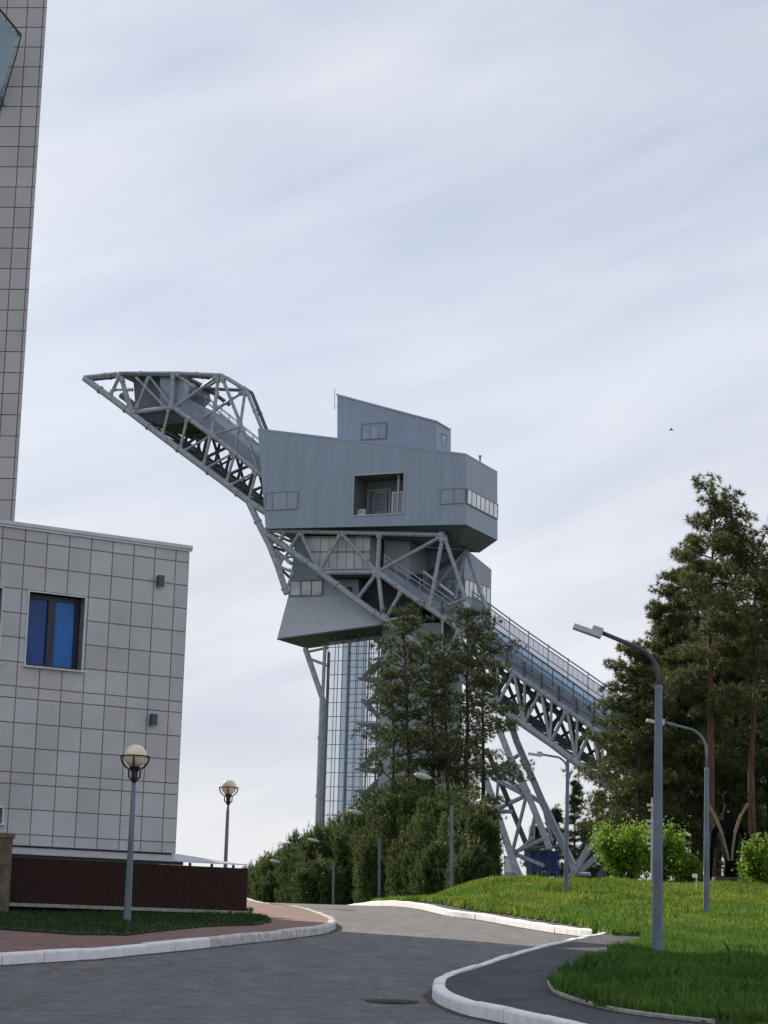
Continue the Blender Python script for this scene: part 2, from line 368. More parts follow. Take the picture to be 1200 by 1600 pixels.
# blades
def blades(name,P,n,h,w,zf,m,box,dens=None,lean=.35):
    x0,x1,y0,y1=box; x=rng.uniform(x0,x1,n); y=y0+(y1-y0)*rng.uniform(0,1,n)**1.0
    ok=inpoly_np(P,x,y)
    if dens is not None: ok&=rng.uniform(0,1,n)<dens(x,y)
    x,y=x[ok],y[ok]; n=len(x); z=zf(x,y); a=rng.uniform(0,2*math.pi,n)
    patch=.75+.35*np.sin(x*1.7+np.sin(y*.9)*2)*np.sin(y*1.1+np.sin(x)*1.5)
    hh=h*rng.uniform(.5,1.25,n)*patch; ww=w*rng.uniform(.7,1.3,n); ln=hh*lean*rng.uniform(.2,1.6,n); b=rng.uniform(0,2*math.pi,n)
    base=np.stack([x,y,z],1); sd=np.stack([np.cos(a),np.sin(a),0*a],1)*ww[:,None]/2
    tip=base+np.stack([np.cos(b)*ln,np.sin(b)*ln,hh],1); mid=base+np.stack([np.cos(b)*ln*.3,np.sin(b)*ln*.3,hh*.6],1)
    V=np.stack([base-sd,base+sd,mid+sd*.8,tip,mid-sd*.8],1)
    return kind(link_tris(name,V.reshape(-1,3),m,k=5),'stuff')
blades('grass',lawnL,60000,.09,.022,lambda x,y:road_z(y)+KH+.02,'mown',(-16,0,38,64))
nearb=lambda x,y:sstep(58,48,y)
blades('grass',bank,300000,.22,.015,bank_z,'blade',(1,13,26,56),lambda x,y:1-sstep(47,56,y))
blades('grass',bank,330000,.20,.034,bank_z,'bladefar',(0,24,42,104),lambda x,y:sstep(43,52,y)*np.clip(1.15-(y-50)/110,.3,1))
def weeds(name,P,n,box,m,size,zf):
    x0,x1,y0,y1=box; x=rng.uniform(x0,x1,n); y=rng.uniform(y0,y1,n); ok=inpoly_np(P,x,y)&((np.sin(x*2.1+1)*np.sin(y*.8+x)+.4*np.sin(y*2.3))>.25); x,y=x[ok],y[ok]; n=len(x)
    k=8; a=rng.uniform(0,6.28,(n,k)); ln=size*rng.uniform(.5,1.3,(n,k)); el=rng.uniform(.3,1.3,(n,k))
    base=np.stack([x,y,zf(x,y)+.03],1)[:,None,:].repeat(k,1)
    d=np.stack([np.cos(a)*np.cos(el),np.sin(a)*np.cos(el),np.sin(el)],-1); sd=np.stack([-np.sin(a),np.cos(a),0*a],-1)*(ln*.22)[...,None]
    m1=base+d*(ln*.55)[...,None]; tp=base+d*ln[...,None]-np.array([0,0,.06])
    V=np.stack([base,m1+sd,tp,m1-sd],2); return kind(link_tris(name,V.reshape(-1,3),m,k=4),'stuff')
weeds('ground_cover',bank,5200,(1,20,26,100),'weed',.13,bank_z)
def tufts(x,y): return ((np.sin(x*1.9+2*np.sin(y*.6))*np.sin(y*1.3+1.7*np.sin(x*.8)))>.55).astype(float)
blades('grass',bank,110000,.34,.015,bank_z,'blade',(1,20,26,70),lambda x,y:tufts(x,y),.5)
blades('grass',bank,70000,.30,.03,bank_z,'weed',(0,24,56,104),lambda x,y:tufts(x*.7,y*.7),.5)
M['dirt']=mat('gutter_dirt',(.060,.055,.050),.95,.3,3.,.3,30)
for P_,sg in ((KLs,-1),(KRs,1)):
    T_=np.gradient(P_,axis=0); T_/=np.linalg.norm(T_,axis=1)[:,None]; N_=np.stack([-T_[:,1],T_[:,0]],1)*sg; v=[]; 
    for k,(p,q) in enumerate(zip(P_,N_)):
        w_=.05+.10*(.5+.5*math.sin(k*1.7)*math.sin(k*.61+1)); a_=p-q*.02; b_=p+q*w_
        v+=[(a_[0],a_[1],float(road_z(a_[1]))+.012),(b_[0],b_[1],float(road_z(b_[1]))+.006)]
    kind(link('road_dirt',v,[(2*k,2*k+1,2*k+3,2*k+2) if sg<0 else (2*k+2,2*k+3,2*k+1,2*k) for k in range(len(P_)-1)],'dirt'),'structure')
# manhole
c=gp(612,1565); mb=MB(); mb.lathe((c[0],c[1],road_z(c[1])-.01),[(.0,.03),(.27,.03),(.28,.022),(.30,.022),(.31,.035),(.37,.035),(.39,.0)],32)
for i in range(-3,4):
    L=math.sqrt(max(.0,.24**2-(i*.07)**2)); mb.box((c[0]+i*.07,c[1],road_z(c[1])+.026),.025,2*L,.012)
o=mb.build('manhole_cover','iron'); tag(o,'round cast iron manhole cover sunk in the asphalt near the kerb corner','manhole cover')
# ------------------------------------------------------------------ left buildings
AZ=R(33); u=np.array([math.cos(AZ),math.sin(AZ),0]); nf=np.array([math.sin(AZ),-math.cos(AZ),0]); Z3=np.array([0,0,1.])
C1=at(297,860,55.5)                      # top right corner of the low block's face
H1=7.76; W1=24.; D1=6.
blk=thing('office_block','low office block faced in square grey tiles with a blue window','building',C1-Z3*(C1[2]-road_z(56)),None)
def bp(s,h,o=0.): return C1+u*s+Z3*h+nf*o    # s<0 to the left, h<0 down, o towards the camera
mb=MB(); q=[bp(-W1,-H1,-.35),bp(0,-H1,-.35)]; 
# structural body behind the tiles (opening modelled by the recess depth)
body=[bp(-W1,-H1,-.34),bp(-.012,-H1,-.34),bp(-.012,-H1,-D1),bp(-W1,-H1,-D1)]
mb.prism(body,[p+Z3*(H1-.02) for p in body]); mb.build('wall','soffit',blk)
# openings in face coordinates
def face_sh(px,py):
    r=ray(px,py); t=np.dot(C1-EYE,nf)/np.dot(r,nf); p=EYE+r*t-C1; return np.dot(p,u),p[2]
wa=face_sh(47,924); wb=face_sh(124,1046); WIN=(wa[0],wb[0]+.0,wb[1],wa[1])
w=[face_sh(47,923),face_sh(133,936),face_sh(38,1040),face_sh(127,1048)]
WIN=((w[0][0]+w[2][0])/2,(w[1][0]+w[3][0])/2,(w[2][1]+w[3][1])/2,(w[0][1]+w[1][1])/2)
w0=face_sh(4,918)[0]; WIN0=(w0-1.35,w0,WIN[2],WIN[3])
w2=face_sh(4,1262); WINb=(w2[0]-1.2,w2[0],face_sh(4,1287)[1],w2[1])
OPEN=[WIN,WIN0,WINb]
rows=[.33]+[.6]*6+[.28]+[.6]*3+[.28]+[.6]*2+[.27]
cols=[.40]; 
while sum(cols)<W1: cols.append(.6)
mt=MB(); mj=MB(); g=.013
def rect_minus(r,holes):
    out=[r]
    for h in holes:
        nxt=[]
        for (a,b,c,d) in out:
            if h[1]<=a or h[0]>=b or h[3]<=c or h[2]>=d: nxt.append((a,b,c,d)); continue
            if a<h[0]: nxt.append((a,h[0],c,d))
            if h[1]<b: nxt.append((h[1],b,c,d))
            a2,b2=max(a,h[0]),min(b,h[1])
            if c<h[2]: nxt.append((a2,b2,c,h[2]))
            if h[3]<d: nxt.append((a2,b2,h[3],d))
        out=nxt
    return out
z=0
for rh in rows:
    s=0
    for cw in cols:
        for (a,b,c,d) in rect_minus((s-cw+g,s-g,z-rh+g,z-g),OPEN):
            if b-a>.02 and d-c>.02: mt.box(bp((a+b)/2,(c+d)/2,-.02),b-a,.04,d-c,u,nf,Z3)
        s-=cw
    z-=rh
for (a,b,c,d) in rect_minus((-W1,-.012,-H1,-.01),OPEN): mj.box(bp((a+b)/2,(c+d)/2,-.18),b-a,.29,d-c,u,nf,Z3)
mt.build('cladding','tile',blk); mj.build('cladding_backing','joint',blk)
mb=MB(); mb.box(bp(-W1/2,.06,-.25),W1+.1,.6,.12,u,nf,Z3); mb.box(bp(-W1/2,.0,.035),W1+.08,.03,.07,u,nf,Z3); mb.build('parapet','cap',blk)
mb=MB()
for o_ in (-.4,): mb.box(bp(-.02,-H1/2,-.25),.02,.5,H1,u,nf,Z3)
mb.build('corner_trim','cap',blk)
def window(W,pan,nm=2):
    a,b,c,d=W; wr=MB(); rd=.30
    for (x0,x1,y0,y1) in ((a,b,d,d+.03),(a-.03,a,c,d+.03),(b,b+.03,c,d+.03)): wr.box(bp((x0+x1)/2,(y0+y1)/2,-rd/2+.02),x1-x0,rd+.02,y1-y0,u,nf,Z3)
    fr=MB(); t=.08
    for (x0,x1,y0,y1) in ((a,a+t,c,d),(b-t*1.6,b,c,d),(a+t,b-t*1.6,c,c+t),(a+t,b-t*1.6,d-t*1.5,d)): fr.box(bp((x0+x1)/2,(y0+y1)/2,-rd+.03),x1-x0,.07,y1-y0,u,nf,Z3)
    xm=(a+b)/2-.02
    fr.box(bp(xm,(c+d)/2,-rd+.03),.2,.08,d-c-2*t,u,nf,Z3)
    wo=fr.build('window','wframe',blk); wr.build('reveal','wreveal',wo)
    for k,(x0,x1) in enumerate(((a+t,xm-.1),(xm+.1,b-t*1.6))):
        pn=MB(); pn.box(bp((x0+x1)/2,(c+d)/2,-rd+.005),x1-x0,.012,d-c-t,u,nf,Z3); pn.build('pane',('wblue2','wblue')[k],wo)
    sl=MB(); sl.box(bp((a+b)/2,c-.02,-.1),b-a+.12,.42,.04,u,nf,Z3); sl.build('sill','cap',wo)
for W in OPEN: window(W,None)
# flat eave slab under the tiles
mb=MB(); mb.box(bp(-W1/2+.0,-H1-.13,-1.6),W1-.1,2.4,.20,u,nf,Z3); mb.build('eave','soffit',blk)
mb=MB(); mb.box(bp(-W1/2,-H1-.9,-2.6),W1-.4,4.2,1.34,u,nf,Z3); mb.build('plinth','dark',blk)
# wall lamps
for (px,py) in ((248,909),(237,1125)):
    s_,h_=face_sh(px,py); p=bp(s_,h_,.0)
    t=thing('wall_lamp','%s grey box lamp on the tiled wall, %s'%(('upper','close under the roof edge') if py<1000 else ('lower','above the front globe lamp')),'wall lamp',p,'box lamps on the tiled wall')
    mb=MB(); mb.box(bp(s_,h_,.10),.15,.15,.30,u,nf,Z3); mb.build('lamp_body',M['lampbox'],t)
    mb=MB(); mb.box(bp(s_,h_,.015),.09,.03,.18,u,nf,Z3); mb.build('bracket','poledark',t)
    for q_ in (.155,-.155): mb=MB(); mb.box(bp(s_,h_+q_,.10),.11,.11,.012,u,nf,Z3); mb.build('lens','winlit',t)
# tall tower
AZ2=R(-4.3); u2=np.array([math.cos(AZ2),math.sin(AZ2),0]); n2=np.array([math.sin(AZ2),-math.cos(AZ2),0])
C2=at(22.5,815,58.5); HT=34.; bk=np.array([-.643,.766,0])
twr=thing('office_tower','tall tower clad in grey square tiles rising out of the photo behind the low block','building',np.array([C2[0],C2[1],road_z(58)]))
def t2(s,h,o=0.): return C2+u2*s+Z3*h+n2*o
mb=MB(); zb=road_z(58)-C2[2]; bs=[t2(-46,zb,-.06),t2(-.02,zb,-.06),t2(-.02,zb,-.06)+bk*13,t2(-46,zb,-.06)+bk*13]  # unseen left run and slanted back are shaped to cast the foreground shade
mb.prism(bs,[p+Z3*(HT-zb) for p in bs]); mb.build('wall','joint',twr)
mb=MB(); h=-3.; 
while h<HT-.1:
    s=0.
    for cw in [.10,.46]+[.6]*14:
        mb.box(t2(s-cw/2,h+.3,-.03),cw-2*g,.06,.6-2*g,u2,n2,Z3); s-=cw
    h+=.6
mb.build('cladding','tile_dim',twr)
# side cladding strips of the tower's return (seen from a step aside)
mb=MB(); pr=C2+u2*0; h=-3.
nrm=np.array([bk[1],-bk[0],0])
while h<HT-.1:
    for k in range(20): mb.box(C2+bk*(.10+.3+.6*k)+nrm*(-.005)+Z3*(h+.3),.6-2*g,.03,.6-2*g,bk,nrm,Z3)
    h+=.6
mb.build('side_cladding','tile_dim',twr)
mb=MB(); tp_=[p+Z3*(HT-zb) for p in bs]; mb.prism(tp_,[p+Z3*.15 for p in tp_]); mb.build('parapet','cap',twr)
# glass canopy panel at the top left
gd=57.2; cpt=[(-60,-40),(0,15),(24,44),(33,55),(26,84),(6,152),(0,172),(-60,210)]
A=[at(px,py,gd+(.012*(py-60))) for px,py in cpt]
t=thing('glass_canopy','pale blue glass canopy panel with dark rim fixed high on the tiled tower','canopy',at(0,165,57.5))
mb=MB(); off=np.array([0,.03,.0]); mb.prism(A,[p+off for p in A]); mb.build('panel','canopyglass',t)
# frosted inner panel
A2=[at(px,py,gd+.10+.012*(py-60)) for px,py in [(-60,-30),(0,25),(22,50),(24,62),(0,146),(-60,150)]]
mb=MB(); mb.prism(A2,[p+off for p in A2]); mb.build('frosted_sheet',mat('frosted_blue_glass',(.72,.84,.90),.6,.1,.7,spec=.2),t)
mb=MB(); mb.tube(A[0:4],.035,6); mb.build('rim','wframe',t)
mb=MB(); mb.tube(A[3:],.018,6); mb.build('side_rim','wframe',t)
mb=MB(); kp=at(26,47,gd-.1); mb.tube([kp,kp+np.array([0,.35,0])],.06,10); mb.build('clamp','cap',t)
mb=MB(); kp=at(1,150,gd+1.0); mb.tube([kp+np.array([-.6,0,.1]),kp,kp+np.array([.0,.5,-.15])],.06,8); mb.build('bracket','deck',t)
# brown granite wall + thin canopy roof
wl=face_sh(0,1345); we=face_sh(388,1355)
cw=2.9; FO=.9
gw=thing('granite_wall','long low wall of dark brown granite slabs in front of the office block','wall',bp(-3,-H1-1.6,FO))
def plane_sh(px,py,o):
    r=ray(px,py); t=np.dot(bp(0,0,o)-EYE,nf)/np.dot(r,nf); p=EYE+r*t-C1; return np.dot(p,u),p[2]
e_t=plane_sh(388,1355,FO); e_b=plane_sh(388,1425,FO); l_t=plane_sh(8,1341,FO)
zt=(e_t[1]+l_t[1])/2; zb=e_b[1]-.05; sE=e_t[0]; sS=l_t[0]-4
mb=MB(); mb.box(bp((sE+sS)/2,(zt+zb)/2,FO-.19),sE-sS,.30,zt-zb,u,nf,Z3); mb.box(bp(sE-.16,(zt+zb)/2,FO-1.9),.3,3.3,zt-zb,u,nf,Z3)
mb.build('wall','joint',gw)
mb=MB(); nr=2; nw=int((sE-sS)/.9); 
for r_ in range(nr):
    for k in range(nw):
        a=sE-k*.9; hh=(zt-zb)/nr; mb.box(bp(a-.45,zb+hh*(r_+.5),FO-.02),.9-.006,.04,hh-.006,u,nf,Z3)
for k in range(4): mb.box(bp(sE+.012,(zt+zb)/2,FO-.45-.8*k),.03,.79,zt-zb-.01,u,nf,Z3)
mb.build('granite_slabs','granite',gw)
mb=MB(); mb.box(bp((sE+sS)/2,zb+.03,FO+.02),sE-sS,.06,.08,u,nf,Z3); mb.build('base_course','edging',gw)
# canopy
cn=thing('entrance_canopy','thin pale sheet canopy roof on short black posts above the granite wall','canopy',bp(sE-.5,zt,FO-.3))
pa=[bp(-W1,zt+.10,FO+.05),bp(-.15,zt+.10,FO+.05),bp(sE-.05,zt+.10,FO+.03),bp(sE-.05,zt+.11,FO-.25),bp(.0,-H1+.03,-.36),bp(-W1,-H1+.03,-.36)]
mb=MB(); mb.prism([p-Z3*.022 for p in pa],pa); mb.build('roof_sheet','roofsheet',cn)
mb=MB()
mb.box(bp(-W1/2-.1,zt+.045,FO-.12),W1-.2,.04,.08,u,nf,Z3); mb.build('fascia_beam','poledark',cn)
for k in range(5):
    mb=MB(); s_=sE-.32-k*.62; mb.box(bp(s_,zt+.03,FO-.2),.05,.05,.10,u,nf,Z3); mb.build('post','black',cn)
# rough pillar
p=gp(3,1424,KH); t=thing('stone_pillar','rough brown stone pillar at the left end of the granite wall','pillar',(p[0]-.0,p[1]-2.2,road_z(p[1]-2)+KH))
bx=at(-3,1424,51.2); mb=MB(); hgt=1.75
mb.box(bx+Z3*hgt/2-Z3*.05,.42,.42,hgt); mb.build('shaft','stone',t)
mb=MB(); mb.box(bx+Z3*(hgt-.02),.5,.5,.09); mb.build('cap','stone',t)
# ------------------------------------------------------------------ lamps
def globe_lamp(px,pyb,pyg,d,label,gr=.27,base=None):
    b=at(px[1],pyb,d); g_=at(px[0],pyg,d); b=np.array([g_[0],d,b[2]])
    t=thing('globe_lamp',label,'lamp post',b,'globe lamps beside the granite wall'); H=g_[2]-b[2]
    mb=MB(); mb.tube([b-Z3*.1,b+Z3*.02,b+Z3*.4*H,b+Z3*(H-.78),b+Z3*(H-.75),b+Z3*(H-.55)],[.085,.085,.066,.054,.045,.045],12); mb.build('pole','pole',t,True)
    mb=MB(); mb.tube([b+Z3*(H-.58),b+Z3*(H-.52),b+Z3*(H-.36)],[.05,.075,.07],12); mb.tube([b+Z3*(H-.36),b+Z3*(H-.24)],[.07,.13],12); mb.build('holder','black',t)
    mb=MB(); ring=[g_+np.array([math.cos(a)*(gr+.055),math.sin(a)*(gr+.055),-.01]) for a in np.linspace(0,2*math.pi,33)]; mb.tube(ring,.016,6)
    for a in (0,math.pi/2,math.pi,1.5*math.pi):
        pts=[]
        for th in np.linspace(0,1.15,8): pts.append(g_+np.array([math.cos(a)*(gr+.055)*math.cos(th),math.sin(a)*(gr+.055)*math.cos(th),-(gr+.055)*math.sin(th)-.01]))
        pts.append(b+Z3*(H-.46)+np.array([math.cos(a)*.12,math.sin(a)*.12,0])); pts.append(b+Z3*(H-.52)+np.array([math.cos(a)*.05,math.sin(a)*.05,0]))
        mb.tube(pts,.022,6)
    mb.build('cage','black',t)
    mb=MB(); mb.lathe(g_,[(max(.001,gr*math.sin(a)),-gr*math.cos(a)) for a in np.linspace(0,math.pi,18)],28); mb.build('globe','globe',t,True)
globe_lamp((211.5,200),1440,1181,47.5,'cream globe lamp on a grey post in front of the granite wall',.25)
globe_lamp((357.5,352),1440,1230,72,'cream globe lamp standing against the sky behind the entrance canopy',.25)
def arm_lamp(pb,ptop,phead,d,label,split=.55,base_r=.085,pole_m='pole',arm_m='pole',bmax=1.0):
    """octagonal pole, thinner pipe bent over to the left, flat LED head with a box on top"""
    b=at(*pb,d); T=at(*ptop,d); hd=at(*phead,d); zt=T[2]; H=zt-b[2]
    t=thing('street_lamp',label,'street lamp',b,'street lamps along the grass bank')
    sx=at(pb[0],pb[1]+1,d)
    mb=MB(); zs=b[2]+H*split
    mb.tube([b-Z3*.3,b+Z3*.03],[base_r*2.1,base_r*2.1],8); mb.box(b+Z3*.75-np.array([0,base_r*1.1,0]),base_r*.9,.02,.32); mb.tube([b-Z3*.3,b+Z3*.05,np.array([b[0],d,zs])],[base_r*1.25,base_r*1.2,base_r*.8],8); mb.tube([np.array([b[0],d,zs]),np.array([b[0],d,zs+.08])],[base_r*.95,base_r*.7],8)
    mb.build('pole',pole_m,t)
    mb=MB(); L=b[0]-hd[0]; pts=[np.array([b[0],d,zs])]; bend=min(bmax,L*.45)
    zend=hd[2]
    pts.append(np.array([b[0],d,zt-bend]))
    slope=(zt-zend)/max(.1,L-bend)
    pts+= [np.array([b[0]-bend*(1-math.cos(a)),d,zt-bend+bend*math.sin(a)]) for a in np.linspace(.25,1.2,6)]
    pts.append(np.array([hd[0]+.12,d,hd[2]+.01]))
    mb.tube(pts,.042,8); mb.build('arm',arm_m,t,True)
    dirv=np.array([hd[0]-pts[-2][0],0,hd[2]-pts[-2][2]]); dirv/=np.linalg.norm(dirv); up=np.array([-dirv[2],0,dirv[0]]); up=up if up[2]>0 else -up
    mb=MB(); c=np.array([hd[0],d,hd[2]-.02]); mb.prism([c+dirv*a+np.array([0,b_,0])-up*.05 for a,b_ in ((-.27,-.14),(.27,-.12),(.27,.12),(-.27,.14))],[c+dirv*a+np.array([0,b_,0])+up*.04 for a,b_ in ((-.27,-.12),(.27,-.1),(.27,.1),(-.27,.12))]); mb.build('lamp_head','head',t)
    mb=MB(); mb.box(c-dirv*.17+up*.085,.20,.18,.09,dirv,(0,1,0),up); mb.build('driver_box','head',t)
    return t
arm_lamp((1027,1500),(1032,1010),(918,984),40,'nearest street lamp, tall with its pole rising from the near lawn',.86,.088,arm_m='poledark',bmax=.75)
arm_lamp((1104,1438),(1098,1138),(1024,1127),66,'street lamp standing in front of the pines with a pale bent arm',.78,.085)
arm_lamp((884,1426),(884,1182),(836,1178),84,'street lamp with curved arm before the ski jump legs',.97,.085)
def cobra(pxp,py_b,pyt,phead,d,label):
    b=at(pxp,py_b,d); b[2]=min(b[2],float(ground_z(np.array(b[0]),np.array(d*1.)))+.1); T=at(pxp,pyt,d); hd=at(*phead,d)
    t=thing('street_lamp',label,'street lamp',b,'street lamps along the young pines')
    mb=MB(); mb.tube([b-Z3*.5,b,T],[.10,.10,.075],8); mb.build('pole','pole',t)
    mb=MB(); mb.tube([T,np.array([T[0]-.15,d,hd[2]-.35]),np.array([(T[0]*.6+hd[0]*.4),d,hd[2]-.12]),hd+np.array([.25,0,-.06])],[.045,.032,.028,.028],8); mb.build('arm','poledark',t,True)
    mb=MB(); dirv=np.array([-.95,0,.18]); dirv/=np.linalg.norm(dirv)
    prof=[(0,.04),(.10,.08),(.32,.13),(.58,.135),(.78,.09),(.86,.015)]
    i0=0; pts=[]; rad=[]
    for a,r_ in prof: pts.append(hd+np.array([.42,0,-.08])+dirv*a); rad.append(r_)
    mb.tube(pts,rad,10); o=mb.build('lamp_head','head',t,True)
    return t
cobra(706,1413,1258,(661,1213),104,'street lamp whose pole stands on the left foot of the grass bank')
cobra(593,1422,1308,(556,1269),134,'street lamp before the darkest gap of the young pine hedge')
cobra(521,1420,1345,(490,1313),172,'street lamp with its pole half lost among the young pines')
cobra(463,1424,1376,(430,1346),183,'farthest street lamp by the low end of the young pine hedge')
# ------------------------------------------------------------------ ski jump tower
TH=R(24); ta=np.array([math.cos(TH),-math.sin(TH),0]); tn=np.array([math.sin(TH),math.cos(TH),0])
P0=at(600,900,220.)
def tp(px,py,w=0.):
    r=ray(px,py); t=(np.dot(P0-EYE,tn)+w)/np.dot(r,tn); return EYE+r*t
def sz(px,py,w=0.):
    p=tp(px,py,w)-P0; return np.dot(p,ta),p[2]
def tw(s,z,w): return P0+ta*s+Z3*z+tn*w
def sh(p,w): return p+tn*w
WD=8.0
jump=thing('ski_jump_tower','grey steel ski jump tower with cantilevered arm, stacked cabins and inrun','ski jump tower',np.array([*tp(700,1374)[:2],tp(815,1374)[2]]))
def part(mb,name,m,parent=jump,smooth=False): return mb.build(name,m,parent,smooth)
def pl(pts,w=0.): return [tp(*p,w) for p in pts]
# chords
UPA=[(272,637),(345,690),(415,747)]; UPB=[(578,886),(590,894),(630,923),(707,975),(768,1026),(860,1090),(948,1152),(1060,1232),(1130,1282)]
UP=[(207,644),(272,637),(345,690),(415,747),(500,823),(590,894),(630,923),(707,975),(768,1026),(860,1090),(948,1152),(1060,1232),(1130,1282)]
LO1=[(132,591),(207,647),(253,682),(300,717),(345,750),(388,783),(416,801)]
LO2=[(388,783),(409,828),(452,859),(499,893),(556,937),(601,969),(690,1036),(776,1103),(860,1161),(940,1222),(980,1251),(1060,1300)]
LEG=[(409,828),(421,852),(434,885),(448,928)]
TOPC=[(132,589),(188,583),(275,583),(346,586),(385,610),(410,672)]
def chord(pts,w,r,name='chord',m='steel'):
    mb=MB(); P=pl(pts); P=[sh(p,w) for p in P]
    for a,b in zip(P[:-1],P[1:]): mb.tube([a,b],r,10)
    for q in P[1:-1]:
        i=P.index(q) if False else None
    for a,b in zip(P[:-1],P[1:]):
        L=np.linalg.norm(b-a); d=(b-a)/L
        for tt in np.arange(2.5,L-.5,4.2): mb.tube([a+d*tt,a+d*(tt+.18)],r*1.28,10)
    return part(mb,name,m)
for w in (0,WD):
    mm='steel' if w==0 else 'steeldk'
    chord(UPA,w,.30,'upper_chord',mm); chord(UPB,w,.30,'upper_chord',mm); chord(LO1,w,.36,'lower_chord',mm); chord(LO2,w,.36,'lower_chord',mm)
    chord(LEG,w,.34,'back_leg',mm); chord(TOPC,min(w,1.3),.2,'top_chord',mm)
# near lattice, one bar each
def lerp(P,x):
    xs_=[p[0] for p in P]; ys_=[p[1] for p in P]; return (x,float(np.interp(x,xs_,ys_)))
near=[]
def B(a,b,r=.19): near.append((a,b,r))
lo=lambda x:lerp(LO1,x); up=lambda x:lerp(UP[1:],x); lo2=lambda x:lerp(LO2,x)
# arm
for a,b in ((253,265),(281,293),(317,330),(353,367),(388,401)): B(lo(a),up(b),.17)
for a,b in ((281,333),(317,368),(353,404)): B(lo(a+4),up(b-2),.13)
B((340,588),(273,636),.2); B((341,590),(331,680),.2); B((347,590),(391,700),.2); B((383,611),(375,668),.17); B((380,612),(319,652),.17)
B((331,679),(376,667),.14); B((373,670),(367,706),.14); B((391,698),(405,741),.16)
B((188,584),(170,622),.24); B((190,590),(206,640),.2); B((213,590),(262,640),.13); B((232,586),(268,634),.13); B((271,585),(268,634),.22); B((275,584),(305,606),.2)
B((207,645),(272,636),.28); B((188,590),(202,640),.16); B((175,609),(207,609),.13); B((232,590),(213,638),.16)
# under the cabin
B((411,829),(694,836),.24); B((499,895),(590,894),.26); B((499,889),(585,888),.12)
for a,b,r in (((469,831),(452,859),.17),((469,831),(499,893),.2),((499,893),(533,833),.2),((533,833),(590,894),.2),((593,833),(590,894),.24),((590,894),(690,838),.2),((590,894),(556,939),.22),((591,895),(599,968),.24),((628,923),(601,969),.2),((692,838),(671,950),.22),((694,838),(727,935),.2),((676,953),(727,936),.15),((409,829),(430,842),.16),((436,845),(445,832),.14),((601,969),(650,962),.13)): B(a,b,r)
# back leg lattice
for a,b in (((421,852),(430,843)),((413,836),(432,884)),((434,862),(424,858)),((434,885),(452,860)),((424,858),(455,880)),((434,885),(458,893)),((446,925),(458,893)),((434,862),(446,925)),((430,875),(462,868))): B(a,b,.15)
# inrun, lower right
k=0; xs_=[690,733,776,818,860,900,940,985,1030]
for i in range(len(xs_)-1):
    a,b=xs_[i],xs_[i+1]; m_=(a+b)/2
    B(lo2(a),up(m_+6),.18); B(up(m_+6),lo2(b),.18); B(lo2(a),lerp(UP[1:],a+2),.14)
for (a,b,r) in near:
    mb=MB(); p_,q_=tp(*a),tp(*b); mb.tube([p_,q_],r,8); e_=(q_-p_)/np.linalg.norm(q_-p_); mb.tube([p_-e_*.05,p_+e_*.55],r*1.45,8); mb.tube([q_-e_*.55,q_+e_*.05],r*1.45,8); part(mb,'strut','steel')
# far lattice + cross bracing (one part)
mb=MB()
for (a,b,r) in near[:8]+[q for q in near[21:] if not(q[0][0]>655 and q[0][1]<960)]:
    mb.tube([tp(*a)+tn*WD,tp(*b)+tn*WD],r*1.1,6)
def X(a,b,r=.16): mb.tube([tp(*a),tp(*b)+tn*WD],r,6)
nod=[(207,647),(253,682),(281,703),(317,730),(353,756),(388,783)]
for i,p in enumerate(nod):
    X(p,p,.2)
    if i+1<len(nod): X(p,nod[i+1]); 
for x in (290,330,368,404): X(up(x),up(x),.18)
def Y_(a,b,r,w=6.): mb.tube([tp(*a,w),tp(*b,w)],r,6)
Y_((316,607),(385,610),.2); Y_((312,606),(310,640),.2); Y_((290,586),(346,594),.14); Y_((346,590),(322,607),.14)
X((188,584),(188,584),.2)
for p in ((469,831),(533,833),(593,835),(694,836)): X(p,p,.2)
X((593,835),(694,836),.16)
for i in range(len(LEG)-1): X(LEG[i],LEG[i],.16); X(LEG[i],LEG[i+1],.16)
for i in range(len(xs_)-1):
    a,b=xs_[i],xs_[i+1]; X(lo2(a),lo2(a),.2); X(lo2(a),lo2(b),.16); X(lo2(a),up((a+b)/2+6),.16); X(up(a),up(a),.2)
fn=(253,281,317,353,388); fu=(265,293,330,367,401)
for i in range(len(fn)-1):
    for a,b in ((lo(fn[i]),up(fu[i+1])),(lo(fn[i+1]),up(fu[i])),(lo(fn[i]),up(fu[i]))): mb.tube([tp(*a)+tn*5.,tp(*b)+tn*5.],.19,6)
for i in range(len(xs_)-1):
    for a,b in ((lo2(xs_[i]),up(xs_[i+1])),(lo2(xs_[i+1]),up(xs_[i]))): mb.tube([tp(*a)+tn*6.5,tp(*b)+tn*6.5],.2,6)
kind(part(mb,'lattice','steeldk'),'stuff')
# mid keel of the inrun truss (visible between the chords)
mb=MB(); mb.tube([sh(tp(700,1000),4.),sh(tp(820,1085),4.),sh(tp(1000,1215),4.)],.30,8)
part(mb,'keel_chord','steeldk')
